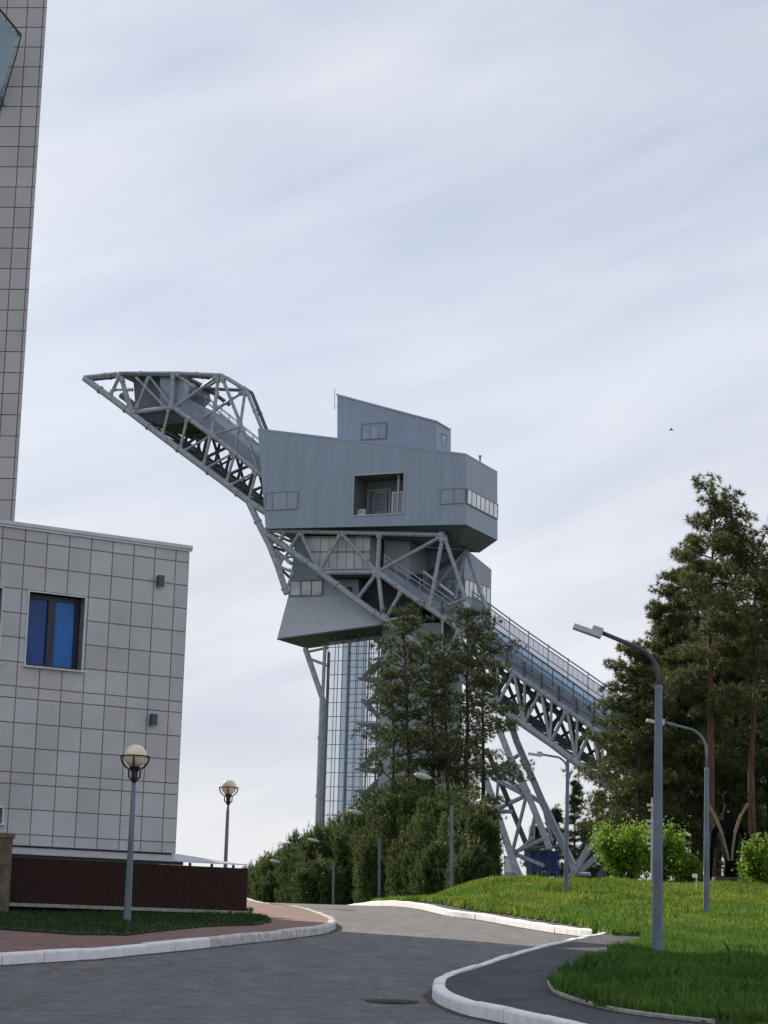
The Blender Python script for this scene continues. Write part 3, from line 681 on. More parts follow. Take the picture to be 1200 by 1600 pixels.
# ---- upper cabin
wf=-.8; wb=8.2
cab=[(403,672.5),(728,712),(728,819.5),(415,826)]
Fp=pl(cab,wf); 
BAL=(553,632,740,805)
s0,zA=sz(553,741,wf); s1,_=sz(632,740,wf); _,zB=sz(592,804,wf); zA=(sz(553,742,wf)[1]+sz(632,739,wf)[1])/2
def quad_hole(mb,Q,hole):
    """front face polygon Q (tl,tr,br,bl in (s,z)) with a rectangular hole, at depth w"""
    tl,tr,br,bl=Q; a,b,c,d=hole; w=wf
    def top(s): t=(s-tl[0])/(tr[0]-tl[0]); return tl[1]+t*(tr[1]-tl[1])
    def bot(s): t=(s-bl[0])/(br[0]-bl[0]); return bl[1]+t*(br[1]-bl[1])
    mb.poly([tw(*bl,w),tw(a,bot(a),w),tw(a,top(a),w),tw(*tl,w)]); mb.poly([tw(b,bot(b),w),tw(*br,w),tw(*tr,w),tw(b,top(b),w)])
    mb.poly([tw(a,bot(a),w),tw(b,bot(b),w),tw(b,c,w),tw(a,c,w)]); mb.poly([tw(a,d,w),tw(b,d,w),tw(b,top(b),w),tw(a,top(a),w)])
Q=[sz(*p,wf) for p in cab]
mb=MB(); quad_hole(mb,Q,(s0,s1,zB,zA))
tl,tr,br,bl=[tw(*q,wf) for q in Q]; dn=tn*(wb-wf)
mb.poly([tr,br,br+dn,tr+dn]); mb.poly([tl,tl+dn,bl+dn,bl]); mb.poly([tl+dn,tr+dn,br+dn,bl+dn])
upc=part(mb,'upper_cabin','clad')
mb=MB(); lip=[tl,tr,tr+dn,tl+dn]; lip=[p+Z3*.02 for p in lip]; mb.prism(lip,[p+Z3*.22 for p in lip]); part(mb,'roof','cladlt' if False else 'clad',upc)
# seams on the front
mb=MB()
for x in (425,447,470,495,520,540,648,665,690,712):
    s_=sz(x,760,wf)[0]; f_=(s_-Q[0][0])/(Q[1][0]-Q[0][0]); zt_=Q[0][1]+(Q[1][1]-Q[0][1])*f_-.1; zb_=Q[3][1]+(Q[2][1]-Q[3][1])*f_+.1; zb_=zb_ if not(440<x<470) else zt_-5.; mb.box(tw(s_,(zt_+zb_)/2,wf-.006),.016,.014,zt_-zb_,ta,tn,Z3)
mb.box(tw((Q[0][0]+s0)/2+1,sz(500,742,wf)[1],wf-.01),7.5,.02,.03,ta,tn,Z3)
part(mb,'cladding_seam','clad',upc)
# balcony recess
mb=MB(); w2=2.6
c4=lambda w:[tw(s0,zB,w),tw(s1,zB,w),tw(s1,zA,w),tw(s0,zA,w)]
f4,b4=c4(wf),c4(w2)
for i in range(4): j=(i+1)%4; mb.poly([f4[i],b4[i],b4[j],f4[j]])
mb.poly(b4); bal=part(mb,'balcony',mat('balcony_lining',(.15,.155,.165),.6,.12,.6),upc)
mb=MB()
for (a,b) in ((0,1),(1,2),(2,3),(3,0)): mb.tube([f4[a]-tn*.03,f4[b]-tn*.03],.09,4)
part(mb,'opening_frame','cladlt',bal)
mb=MB(); ps=sz(617,770,wf)[0]; mb.tube([tw(ps,zB,.1),tw(ps,zA,.1)],.14,8); part(mb,'column','cladlt',bal)
def frame_rect(a,b,w,th,m,name,parent,panem=None,mull=()):
    x0,z1=sz(*a,w); x1,z0=sz(*b,w); mb=MB()
    for (xa,xb,za,zb_) in ((x0,x0+th,z0,z1),(x1-th,x1,z0,z1),(x0+th,x1-th,z0,z0+th),(x0+th,x1-th,z1-th,z1)): mb.box(tw((xa+xb)/2,(za+zb_)/2,w-.05),xb-xa,.1,zb_-za,ta,tn,Z3)
    for q in mull: xm=x0+(x1-x0)*q; mb.box(tw(xm,(z0+z1)/2,w-.05),th*.8,.09,z1-z0-2*th,ta,tn,Z3)
    o=part(mb,name,m,parent)
    if panem:
        mb=MB(); mb.box(tw((x0+x1)/2,(z0+z1)/2,w-.02),x1-x0-th,.03,z1-z0-th,ta,tn,Z3); part(mb,'pane',panem,o)
    return o
frame_rect((584,769),(604,801),w2-.02,.12,'steel','door',bal,'winframe')
frame_rect((613,769),(631,805),w2-.9,.16,'whitepaint','glazed_door',bal,'winstrip')
frame_rect((575,766),(610,804),w2+.0,.14,'cladlt','door_surround',bal)
mb=MB(); ac=tw(sz(562,790,0)[0],zB+.62,.6); mb.box(ac,.75,.35,.62,ta,tn,Z3); o=part(mb,'cooling_unit','whitepaint',bal)
mb=MB(); mb.box(ac-tn*.19,.5,.03,.08,ta,tn,Z3); mb.box(ac-tn*.19+Z3*.15,.5,.03,.04,ta,tn,Z3); part(mb,'fan_grille','winframe',o)
M['softframe']=mat('soft_window_bar',(.20,.245,.32),.5)
frame_rect((415.5,770),(465,795),wf-.02,.07,'softframe','window',upc,'winstrip',(.22,.66))
frame_rect((688,764.5),(727,786),wf-.02,.07,'softframe','window',upc,'winstrip',(.55,))
def facet_window(P1,P2,zt_,zb_,nm,parent,outv,m='winlit'):
    """strip on a side facet between two plan points"""
    mb=MB(); P1=np.array(P1); P2=np.array(P2); d=P2-P1; L=np.linalg.norm(d); d/=L; mid=(P1+P2)/2
    fr=MB(); h=zt_-zb_; cz=np.array([0,0,(zt_+zb_)/2])
    for zz in (zt_,zb_): fr.box(mid+np.array([0,0,zz])+outv*.03,L,.1,.10,d,outv,Z3)
    for k in range(nm+1): fr.box(P1+d*(L*k/nm)+cz+outv*.03,.10,.09,h,d,outv,Z3)
    o=part(fr,'window','winframe',parent)
    for k in range(nm):
        mb=MB(); mb.box(P1+d*(L*(k+.5)/nm)+cz+outv*.02,L/nm-.08,.03,h-.06,d,outv,Z3); part(mb,'pane',m,o)
    return o
zt_=tp(728.5,763,wf)[2]; zb_=tp(728.5,786,wf)[2]; b0=np.array([br[0],br[1],0]); facet_window(b0+tn*.15,b0+tn*8.8,zt_,zb_,7,upc,ta)
# underside wedge
mb=MB(); low=[tp(440,829,1.5),tp(718,849,1.5),tp(718,849,1.5)+tn*5.6,tp(440,829,1.5)+tn*5.6]
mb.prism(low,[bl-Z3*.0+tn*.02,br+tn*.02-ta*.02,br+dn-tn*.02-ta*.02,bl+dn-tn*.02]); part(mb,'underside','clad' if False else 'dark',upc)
# small roof things
mb=MB(); q=tp(750,722,4.); mb.tube([q-Z3*.4,q+Z3*.55],.10,8); mb.tube([q+Z3*.5,q+Z3*.7],.17,8); part(mb,'vent_pipe','steel',upc)
# ---- rooftop cabin
rw=2.2; rc=[(527,617.5),(682,660),(682,716),(527,700)]
Qr=pl(rc,rw); dr=tn*4.0
mb=MB(); mb.prism(Qr,[p+dr for p in Qr]); rfc=part(mb,'rooftop_cabin','clad')
mb=MB(); lp=[Qr[0]-ta*.1,Qr[1]+ta*.1,Qr[1]+ta*.1+dr,Qr[0]-ta*.1+dr]; mb.prism([p-tn*.1+Z3*.01 for p in lp],[p-tn*.1+Z3*.16 for p in lp]); part(mb,'roof','cladlt',rfc)
frame_rect((565,662.5),(604,685),rw-.02,.1,'winframe','window',rfc,'winstrip',(.33,.68))
frame_rect((577,663.5),(592,684.5),rw-.06,.08,'cladlt','sash',rfc)
e=np.array([Qr[1][0],Qr[1][1],0]); facet_window(e+tn*1.4,e+tn*2.8,tp(688,672,rw)[2],tp(688,690,rw)[2],1,rfc,ta,'winstrip')
mb=MB(); q=tp(523,640,rw-.2); mb.tube([q,tp(523,608,rw-.2)],.035,6); mb.tube([q+Z3*.4,q+Z3*.4+ta*.5],.03,6); part(mb,'aerial','steel',rfc)
# ---- lower cabin (left, behind the near truss)
lw=2.2
lc=[(462,840),(560,838),(560,931),(450.5,931)]
A=pl(lc,lw); dl=tn*6.3
mb=MB(); mb.prism(A,[p+dl for p in A]); lcb=part(mb,'lower_cabin','clad')
sk_t=[tp(450.5,931,lw),tp(546,931,lw)]; sk_b=[tp(433,997.5,.6),tp(606,974,.6)]
bk_t=[p+tn*6.3 for p in sk_t]; bk_b=[p+tn*7.2 for p in sk_b]
mb=MB(); mb.poly([sk_b[0],sk_b[1],sk_t[1],sk_t[0]]); mb.poly([sk_b[0],sk_t[0],bk_t[0],bk_b[0]]); mb.poly([sk_b[1],bk_b[1],bk_t[1],sk_t[1]]); mb.poly([bk_b[0],bk_t[0],bk_t[1],bk_b[1]]); mb.poly([sk_t[0],sk_t[1],bk_t[1],bk_t[0]])
sk=part(mb,'skirt','cladlt',lcb)  # lighter colour carries the sky light caught by the flared face
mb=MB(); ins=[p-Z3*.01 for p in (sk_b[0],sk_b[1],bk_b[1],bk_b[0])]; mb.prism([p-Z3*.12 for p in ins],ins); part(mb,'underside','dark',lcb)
frame_rect((453,907),(504,931),lw-.03,.1,'winframe','window',lcb,None,(.34,.66))
for (x0,x1) in ((453.5,470),(471,486.5),(487.5,503.5)):
    mb=MB(); a0,z1=sz(x0,908,lw); a1,z0=sz(x1,930,lw); mb.box(tw((a0+a1)/2,(z0+z1)/2,lw-.04),a1-a0-.1,.03,z1-z0-.1,ta,tn,Z3); part(mb,'pane',mat('pane_pale',(.42,.46,.50),.1,.35,.5,spec=.8),lcb)
# lobby box with pale sheets + floor slab
mb=MB(); L4=pl([(474,838),(578,838),(578,891),(497,891)],.9); mb.prism(L4,[p+tn*5.5 for p in L4]); lob=part(mb,'lobby','panel')
mb=MB()
for y in (862,840,888): mb.tube([tp(474 if y<870 else 497,y,.85),tp(578,y,.85)],.07,4)
for x in (500,514,527,541,554,567,578): mb.box((tp(x,865,.88)),.05,.04,3.3,ta,tn,Z3)
part(mb,'sheet_joint','winframe',lob)
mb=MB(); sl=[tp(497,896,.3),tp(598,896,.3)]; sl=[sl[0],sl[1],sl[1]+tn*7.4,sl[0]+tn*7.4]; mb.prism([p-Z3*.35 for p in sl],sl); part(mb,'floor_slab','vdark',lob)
mb=MB(); bw=pl([(545,897),(660,897),(660,1000),(604,978),(545,938)],3.4); mb.prism(bw,[p+tn*.2 for p in bw]); part(mb,'hollow_shade','vdark',lob)  # dark sheet stands in for the shaded hollow below the slab
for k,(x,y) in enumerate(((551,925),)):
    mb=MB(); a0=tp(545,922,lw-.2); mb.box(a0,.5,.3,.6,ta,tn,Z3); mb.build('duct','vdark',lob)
# ---- rear cabin volume
rv=8.3
fr_=[tp(560,850,rv),tp(726,856,rv),tp(724,985,rv),tp(560,985,rv)]
rr=[tp(768,890,15.),tp(766,985,15.)]
mb=MB(); mb.poly(fr_[::-1]); mb.poly([fr_[1],fr_[2],rr[1],rr[0]]); 
lb=[fr_[0]+tn*6.5,fr_[3]+tn*6.5]; mb.poly([fr_[0],fr_[3],lb[1],lb[0]]); mb.poly([fr_[0],lb[0],rr[0],fr_[1]]); mb.poly([lb[0],lb[1],rr[1],rr[0]]); mb.poly([fr_[3],fr_[2],rr[1],lb[1]])
rear=part(mb,'rear_cabin','clad')
d=rr[0]-fr_[1]; d[2]=0; 
o2=np.cross(d/np.linalg.norm(d),Z3); o2=o2 if o2[0]>0 else -o2
pA=np.array([fr_[1][0],fr_[1][1],0]); zt_=tp(727,904,rv)[2]; zb_=tp(727,930,rv)[2]
facet_window(pA+d*.03,pA+d*.97,zt_,zb_,6,rear,o2)
frame_rect((657,896),(675,925),rv-.03,.12,'winframe','door',rear,'winstrip')
frame_rect((692,905),(724,926),rv-.03,.1,'winframe','window',rear,'winstrip',(.5,))
# connector between the cabins
mb=MB(); cb=pl([(600,836),(640,842),(640,905),(600,900)],3.); mb.prism(cb,[p+tn*5.2 for p in cb]); part(mb,'stairwell','core')
# far-side light bars near right node
for a,b,wA,wB,r in (((694,836),(728,857),0,0,.2),((728,857),(761,954),0,0,.22),((728,858),(711,936),0,0,.18),((726,862),(680,918),0,0,.14),((632,848),(712,850),0,0,.18),((604,838),(632,848),0,0,.2),((640,853),(722,858),0,0,.14),((745,957),(761,953),0,0,.14)):
    mb=MB(); mb.tube([tp(*a,wA+6.0 if False else 5.),tp(*b,5.)],r,8); part(mb,'strut','steel')
# ---- top cabin on the arm
tcw=.8
cb=[(208,590),(292,588),(296,610),(272,637),(212,642)]
A=pl(cb,tcw+1.2); mb=MB(); mb.prism(A,[p+tn*5. for p in A]); tcb=part(mb,'start_cabin',mat('dark_cladding',(.15,.17,.20),.6,.3,.5))  # darker and more uneven in tone than the other cabin cladding
mb=MB(); A=pl([(184,582.5),(287,584.5),(316,604),(205,602)],0.); 
rp=[tp(184,582,-.2),tp(286,584,-.2),tp(286,584,-.2)+tn*8.4,tp(184,582,-.2)+tn*8.4]; mb.prism([p-Z3*.3 for p in rp],rp); part(mb,'roof','steeldk',tcb)
mb=MB(); cb=pl([(250,590),(288,588),(286,634),(270,640),(250,636)],.5); mb.prism(cb,[p+tn*1.2 for p in cb]); part(mb,'control_booth',mat('booth_glazing',(.24,.28,.35),.3,.15,.8),tcb)
mb=MB(); fl=[tp(208,646,.1),tp(272,637,.1),tp(320,659,.1),tp(246,663,.1)]; mb.prism(fl,[p+tn*7.8+Z3*.0 for p in fl]); part(mb,'floor','vdark',tcb)
# arm deck girder
gt=[(291,622),(345,664),(415,722)]; gb=[(274,637),(345,690),(415,746)]
mb=MB(); top=pl(gt,-.05); bot=pl(gb,-.05)
for i in range(2): mb.prism([bot[i],bot[i+1],top[i+1],top[i]],[p+tn*8.0 for p in (bot[i],bot[i+1],top[i+1],top[i])])
part(mb,'arm_deck','deck')
# inrun deck + side screens
IN_T=[(600,884),(690,944),(768,1002),(860,1066),(948,1128),(1130,1256)]; IN_B=[(592,892),(690,962),(768,1024),(860,1088),(948,1150),(1130,1280)]
mb=MB(); tt=pl(IN_T,-.1); bb=pl(IN_B,-.1)
for i in range(len(tt)-1): mb.prism([bb[i],bb[i+1],tt[i+1],tt[i]],[p+tn*8.2 for p in (bb[i],bb[i+1],tt[i+1],tt[i])])
ind=part(mb,'inrun_deck','deck')
def offz(P,dz): return [p+Z3*dz for p in P]
def along(P,step):
    P=np.array(P); d=np.r_[0,np.cumsum(np.linalg.norm(np.diff(P,axis=0),axis=1))]; t=np.arange(0,d[-1],step); return np.stack([np.interp(t,d,P[:,k]) for k in range(3)],1)
NS=pl(IN_T[2:],-.15); 
# near wind screen: glazed panels with frames
gl=MB(); 
for a,b in zip(NS[:-1],NS[1:]): gl.prism([a,b,b+Z3*1.5,a+Z3*1.5],[p+tn*.05 for p in (a,b,b+Z3*1.5,a+Z3*1.5)])
scr=part(gl,'wind_screen','glassrail',ind)
fr=MB(); fr.tube(offz(NS,1.5),.08,6); fr.tube(offz(NS,.75),.05,6)
for p in along(NS,2.6): fr.tube([p-Z3*.2,p+Z3*1.55],.07,4)
for p in along(NS,1.3): fr.tube([p-Z3*.05,p+Z3*1.5],.035,4)
part(fr,'screen_frame','steeldk',scr)
fr=MB(); LB=pl(IN_B[1:],-.2)
for p in along(LB,2.2): fr.box(p+Z3*.85,.14,.16,1.5,ta,tn,Z3)
fr.tube(offz(LB,1.55),.07,4); fr.tube(offz(LB,.75),.05,4)
part(fr,'deck_rib','steeldk',ind)
FS=[p+tn*8.3 for p in pl(IN_T[1:],-.1)]
fr=MB(); 
for h,r in ((2.6,.08),(2.2,.05),(1.2,.06),(.5,.05)): fr.tube(offz(FS,h),r,6)
for p in along(FS,2.6): fr.tube([p-Z3*.2,p+Z3*2.75],.075,4)
for p in along(FS,.65): fr.tube([p+Z3*1.2,p+Z3*2.2],.03,4)
fs=part(fr,'far_railing','steel',ind)
gl=MB()
for a,b in zip(FS[:-1],FS[1:]): gl.prism([a+Z3*.5,b+Z3*.5,b+Z3*2.3,a+Z3*2.3],[p+tn*.05 for p in (a+Z3*.5,b+Z3*.5,b+Z3*2.3,a+Z3*2.3)])
part(gl,'far_screen','mesh_glass',fs)
US=pl(IN_T[:3],0.); fr=MB()
for h in (1.1,.6): fr.tube(offz(US,h),.06,6)
for p in along(US,1.6): fr.tube([p,p+Z3*1.15],.05,4)
part(fr,'railing','steel',ind)
for i in range(9):   # light strips / edge covers on the inner stair
    pass
mb=MB(); ST=[p+tn*5. for p in pl([(632,880),(722,950)],0.)]; dd=ST[1]-ST[0]
for t0,t1 in ((0,.24),(.30,.55),(.66,.9)): mb.tube([ST[0]+dd*t0,ST[0]+dd*t1],.16,4)
part(mb,'edge_cover','whitepaint',ind)
# arm railings
AR=pl([(296,616),(345,655),(412,710)],7.); AN=pl([(320,633),(360,665),(412,708)],1.2)
fr=MB()
for L in (AR,AN):
    for h in (1.1,.55): fr.tube(offz(L,h),.05,5)
    for p in along(L,1.3): fr.tube([p,p+Z3*1.15],.045,4)
part(fr,'railing','steel')
# ---- shafts and columns
zg=tp(815,1374)[2]-1.
def vert(mb,px,py,w,r,k=8):
    p=tp(px,py,w); mb.tube([np.array([p[0],p[1],zg]),p],r,k)
gw_=3.2; a0,zt1=sz(513,1001,gw_); a1,zt2=sz(597,990,gw_); zt_=P0[2]+max(zt1,zt2); 
zl=P0[2]+zt1-.0
shaft=MB()
g0=tw(a0,0,gw_); g1=tw(a1,0,gw_); dp=5.2
def atz(p,z): return np.array([p[0],p[1],z])
ZT=P0[2]+zt2+.6
mb=MB()
for (p,q) in ((g0,g1),(g0,g0+tn*dp),(g1,g1+tn*dp),(g0+tn*dp,g1+tn*dp)): mb.poly([atz(p,zg),atz(q,zg),atz(q,ZT),atz(p,ZT)])
gs=part(mb,'glass_shaft','glass')
mb=MB(); H=ZT-zg; nv=7
for fcs in (0,dp):
    for k in range(nv+1): p=g0+(g1-g0)*k/nv+tn*(fcs-.06 if fcs==0 else fcs+.06); mb.tube([atz(p,zg),atz(p,ZT)],.05,4)
    h=zg
    while h<ZT:
        p=g0+tn*(fcs-.06 if fcs==0 else fcs+.06); q=g1+tn*(fcs-.06 if fcs==0 else fcs+.06); mb.tube([atz(p,h),atz(q,h)],.05,4); h+=1.45
for k in (0,1,2): 
    for g_ in (g0,g1): p=g_+tn*dp*k/2; mb.tube([atz(p,zg),atz(p,ZT)],.06,4)
part(mb,'mullion','stair',gs)
# lift column inside, floors and stair flights
lfa=g0+(g1-g0)*.36+tn*2.6
mb=MB(); mb.box(atz(lfa,(zg+ZT)/2),1.5,1.8,H-.2,ta,tn,Z3); mb.box(atz(g0+(g1-g0)*.085+tn*3.5,(zg+ZT)/2),.45,1.2,H-.2,ta,tn,Z3); part(mb,'lift_column','liftglass',gs)
mb=MB()
for fx in (.19,.55): p=g0+(g1-g0)*fx+tn*3.; mb.tube([atz(p,zg),atz(p,ZT)],.10,6)
for fx in (.62,.78,.93): p=g0+(g1-g0)*fx+tn*4.6; mb.tube([atz(p,zg),atz(p,ZT)],.12,6)
part(mb,'inner_post','stair',gs)
h=zg+2.6; kf=0
mb=MB()
while h<ZT-1:
    p=g0+(g1-g0)*.76+tn*2.6
    mb.box(atz(p,h),(a1-a0)*.44,4.2,.22,ta,tn,Z3); 
    pa_=g0+(g1-g0)*(.55)+tn*1.3; pb_=g0+(g1-g0)*(.97)+tn*1.3
    if kf%2: pa_,pb_=pb_,pa_
    A_=atz(pa_,h); B_=atz(pb_,h+2.35); w_=tn*1.3; th=Z3*.35
    mb.prism([A_,B_,B_+w_,A_+w_],[A_+th,B_+th,B_+w_+th,A_+w_+th])
    A_=atz(pb_+tn*1.7,h+2.35); B_=atz(pa_+tn*1.7,h+4.7); mb.prism([A_,B_,B_+w_,A_+w_],[A_+th,B_+th,B_+w_+th,A_+w_+th])
    kf+=1; h+=4.7
part(mb,'staircase','stair',gs)
# solid grey core right of the glass
c0=tw(sz(597.5,995,2.6)[0],0,2.6); c1=tw(sz(690,995,2.6)[0],0,2.6); mb=MB(); q=[atz(c0,zg),atz(c1,zg),atz(c1+tn*6,zg),atz(c0+tn*6,zg)]; mb.prism(q,[p+Z3*(P0[2]+sz(597,976,2.6)[1]-zg) for p in q]); part(mb,'concrete_core','core')
# Y column at the left
n0=tp(504,1092,2.); mb=MB(); mb.tube([atz(n0,zg),n0],.33,10)
for zz in np.arange(zg+3,n0[2],6.): mb.tube([atz(n0,zz),atz(n0,zz+.25)],.41,10)
part(mb,'column','steel')
mb=MB(); mb.tube([n0,tp(477,1013,2.)],.30,10); part(mb,'column_arm','steel')
mb=MB(); mb.tube([n0,tp(508,1008,2.)],.20,8); part(mb,'column_arm','steel')
mb=MB(); mb.tube([tp(480,1028,2.),tp(512,1040,2.)],.16,8); part(mb,'strut','steel')
mb=MB(); mb.tube([tp(484,1018,5.),tp(512,1012,2.)],.14,8); part(mb,'strut','steel')
n1=tp(512,1092,8.); mb=MB(); mb.tube([atz(n1,zg),n1+Z3*5],.13,8); part(mb,'column','steeldk')
# ---- raking legs (box section)
def leg(pts,w,r,m='steel',name='leg'):
    mb=MB(); P=[tp(*p,w) for p in pts]; P[-1]=P[-1]-Z3*.6
    for a,b in zip(P[:-1],P[1:]): mb.tube([a,b],r,4)
    return part(mb,name,m)
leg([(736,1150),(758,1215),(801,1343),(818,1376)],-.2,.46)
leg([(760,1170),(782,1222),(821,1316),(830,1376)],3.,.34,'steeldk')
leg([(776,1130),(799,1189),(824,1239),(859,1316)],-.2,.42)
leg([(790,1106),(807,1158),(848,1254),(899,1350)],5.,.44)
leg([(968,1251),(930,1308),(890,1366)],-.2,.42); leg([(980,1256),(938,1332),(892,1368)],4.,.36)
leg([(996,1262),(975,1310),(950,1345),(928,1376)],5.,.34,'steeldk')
for a,b,r in (((758,1214),(810,1180),.2),((768,1215),(820,1242),.22),((764,1203),(822,1236),.2),((775,1265),(824,1242),.22),((775,1268),(800,1268),.2),((822,1245),(801,1330),.2),((775,1262),(779,1215),.17),((801,1333),(852,1310),.22),((806,1335),(850,1353),.2),((824,1240),(850,1257),.22),((836,1262),(834,1312),.14),((813,1187),(848,1250),.14),((848,1254),(862,1314),.2),((836,1272),(826,1316),.16),((796,1212),(812,1203),.18),((776,1215),(806,1198),.22),((801,1336),(830,1312),.16),((895,1368),(922,1366),.22),((758,1214),(800,1195),.2)):
    mb=MB(); mb.tube([tp(*a,1.),tp(*b,1.)],r,6); part(mb,'strut','steel')
mb=MB(); fo=tp(824,1374,1.); mb.box(atz(fo,zg+.3),6.,8.,1.6,ta,tn,Z3); part(mb,'footing','core')
# cabinet & blue kiosk frame
p=at(797,1352,214); t=thing('equipment_cabinet','pale grey equipment cabinet at the foot of the ski jump leg','cabinet',p-Z3*1.4)
mb=MB(); mb.box(p,1.15,.8,1.5); mb.build('cabinet_body','head',t)
mb=MB(); mb.box(p+Z3*.79,1.25,.9,.07); mb.build('lid','cap',t)
mb=MB(); mb.box(p-np.array([.0,.415,0]),1.0,.03,1.3); mb.build('door','sign',t)
mb=MB(); mb.box(p-Z3*1.1,1.0,.7,.7); mb.build('base','core',t)
p=at(848,1372,222); t=thing('blue_shelter','dark blue steel shelter under the raking legs of the ski jump','shelter',p-Z3*.5)
mb=MB(); W_,Hh=3.0,2.9
for sx in (-1,-.35,.35,1):
    for sy in (-1,1): mb.tube([p+np.array([sx*W_/2,sy,-1]),p+np.array([sx*W_/2,sy,Hh])],.10,4)
mb.build('frame','bluesteel',t)
mb=MB(); mb.box(p+np.array([0,.9,Hh*.6]),W_-.1,.08,Hh*.7); mb.build('back_panel','bluesteel',t)
mb=MB(); mb.prism([p+np.array([a,b,Hh+.0+.25*(a>0)]) for a,b in ((-1.7,-1.3),(1.7,-1.3),(1.7,1.3),(-1.7,1.3))],[p+np.array([a,b,Hh+.15+.25*(a>0)]) for a,b in ((-1.7,-1.3),(1.7,-1.3),(1.7,1.3),(-1.7,1.3))]); mb.build('roof','deck',t)
# ------------------------------------------------------------------ vegetation
def rot_to(d):                            # rotation matrices taking +Z to d  (n,3)->(n,3,3)
    d=d/np.linalg.norm(d,axis=1)[:,None]; n=len(d)
    a=rng.normal(size=(n,3)); x=np.cross(a,d); x/=np.linalg.norm(x,axis=1)[:,None]; y=np.cross(d,x)
    return np.stack([x,y,d],-1)
def tuft_tpl(n,L,wd,spread):              # needles radiating round +Z
    th=rng.uniform(.15,spread,n); ph=rng.uniform(0,2*math.pi,n); l_=L*rng.uniform(.6,1.1,n)
    d=np.stack([np.sin(th)*np.cos(ph),np.sin(th)*np.sin(ph),np.cos(th)],1); s=np.cross(d,rng.normal(size=(n,3))); s/=np.linalg.norm(s,axis=1)[:,None]
    o=d*.02; return np.stack([o-s*wd/2,o+s*wd/2,d*l_[:,None]],1).reshape(-1,3)
def shoot_tpl(n,L,nl,wd):                 # bottle-brush shoot along +Z
    t=rng.uniform(0,1,n); ph=rng.uniform(0,2*math.pi,n); el=rng.uniform(.5,1.0,n)
    o=np.stack([0*t,0*t,t*L],1); d=np.stack([np.cos(ph)*np.cos(el),np.sin(ph)*np.cos(el),np.sin(el)],1)
    s=np.cross(d,rng.normal(size=(n,3))); s/=np.linalg.norm(s,axis=1)[:,None]; l_=nl*(1-.5*t)*rng.uniform(.7,1.2,n)
    return np.stack([o-s*wd/2,o+s*wd/2,o+d*l_[:,None]],1).reshape(-1,3)
def scatter(tpls,P,D,S):
    out=[]; idx=rng.integers(0,len(tpls),len(P)); RM=rot_to(D)
    for k,t in enumerate(tpls):
        q=np.where(idx==k)[0]
        if len(q)==0: continue
        V=np.einsum('nij,mj->nmi',RM[q],t)*S[q][:,None,None]+P[q][:,None,:]; out.append(V.reshape(-1,3))
    return np.concatenate(out)
PT=[tuft_tpl(20,.34,.045,1.9) for _ in range(6)]
PTs=[tuft_tpl(16,.62,.085,1.9) for _ in range(5)]
SH=[shoot_tpl(16,.34,.16,.035) for _ in range(6)]
CD=[shoot_tpl(14,.42,.07,.03) for _ in range(4)]
def pine(name,label,group,base,H,rad,h0,nb,m='pine',bark='barkred',lean=0.,cat='pine tree',sparse=1.,flat=.42,prof=None,tr=.0,tpl=None,bias=0.):
    base=np.array(base,float); t=thing(name,label,cat,base,group); r0=.011*H+.05; nb=int(nb*.97) if 'tower' in group else nb
    n=9; pts=[]; ox=oy=0
    for i in range(n):
        f_=i/(n-1); ox+=random.uniform(-.12,.12)*(H/20); oy+=random.uniform(-.1,.1)*(H/20); pts.append(base+np.array([ox+lean*f_*f_,oy,f_*H*.97-(.4 if i==0 else 0)]))
    mb=MB(); mb.tube(pts,[r0*(1-.88*(i/(n-1))**.9) for i in range(n)],8)
    P=[];D=[];S=[]
    PA=np.array(pts)
    def tr_at(f_): k=f_*(n-1); i=min(int(k),n-2); return PA[i]+(PA[i+1]-PA[i])*(k-i)
    nb=int(nb*1.12)
    for b in range(nb):
        f_=h0+(1-h0)*((b+random.random())/nb)**.85
        if f_>.985: f_=.985
        o=tr_at(f_); c=(f_-h0)/(1-h0)
        pr=(prof(c) if prof else (math.sin(math.pi*min(1,.18+.82*c)**.8)*.85+.12*(1-c)+.04))
        L=rad*pr*random.choice((.45,.7,.9,1.,1.1,1.28))*random.uniform(.85,1.12); az=random.uniform(0,2*math.pi)+.0
        L*=1+bias*math.cos(az)
        el=random.uniform(-.15,.35)+.5*c*c; d=np.array([math.cos(az)*math.cos(el),math.sin(az)*math.cos(el),math.sin(el)])
        e=o+d*L; mid=o+d*L*.5+Z3*.08*L; e=e+Z3*(-.05*L)
        mb.tube([o,mid,e],[.035+.02*L*.4,.03,.012],5,False)
        npad=max(2,int(L*1.9))
        for q in range(npad):
            tq=.35+.65*(q+random.random())/npad; cpos=(o*(1-tq)+e*tq)+Z3*.12*L*(1-tq)
            side=np.cross(d,Z3); cpos=cpos+side*random.uniform(-.28,.28)*L*(.4+tq*.6)
            nt=int((12+8*random.random())*sparse); rr_=.42+.17*L*random.uniform(.6,1.2)
            pp=rng.normal(size=(nt,3)); pp/=np.linalg.norm(pp,axis=1)[:,None]+1e-6; pp*=rng.uniform(.2,1,(nt,1))**.5*rr_; pp[:,2]*=flat
            dd=pp*np.array([1,1,.6])+np.array([0,0,.28])+d*.25
            P.append(cpos+pp); D.append(dd); S.append(rng.uniform(.6,1.1,nt))
    # leader
    nt=16; pp=rng.normal(size=(nt,3))*np.array([.28,.28,.5]); P.append(tr_at(.99)+pp); D.append(pp+np.array([0,0,.7])); S.append(rng.uniform(.7,1.1,nt))
    mb.build('trunk',bark,t,True)
    P,D,S=np.concatenate(P),np.concatenate(D)+1e-4,np.concatenate(S)
    link_tris('crown',scatter(tpl or PT,P,D,S),m,t); return t
def gz(x,y): return float(ground_z(np.array(x,float),np.array(y,float)))
def place(px,d): 
    p=at(px,1400,d); return np.array([p[0],d,gz(p[0],d)])
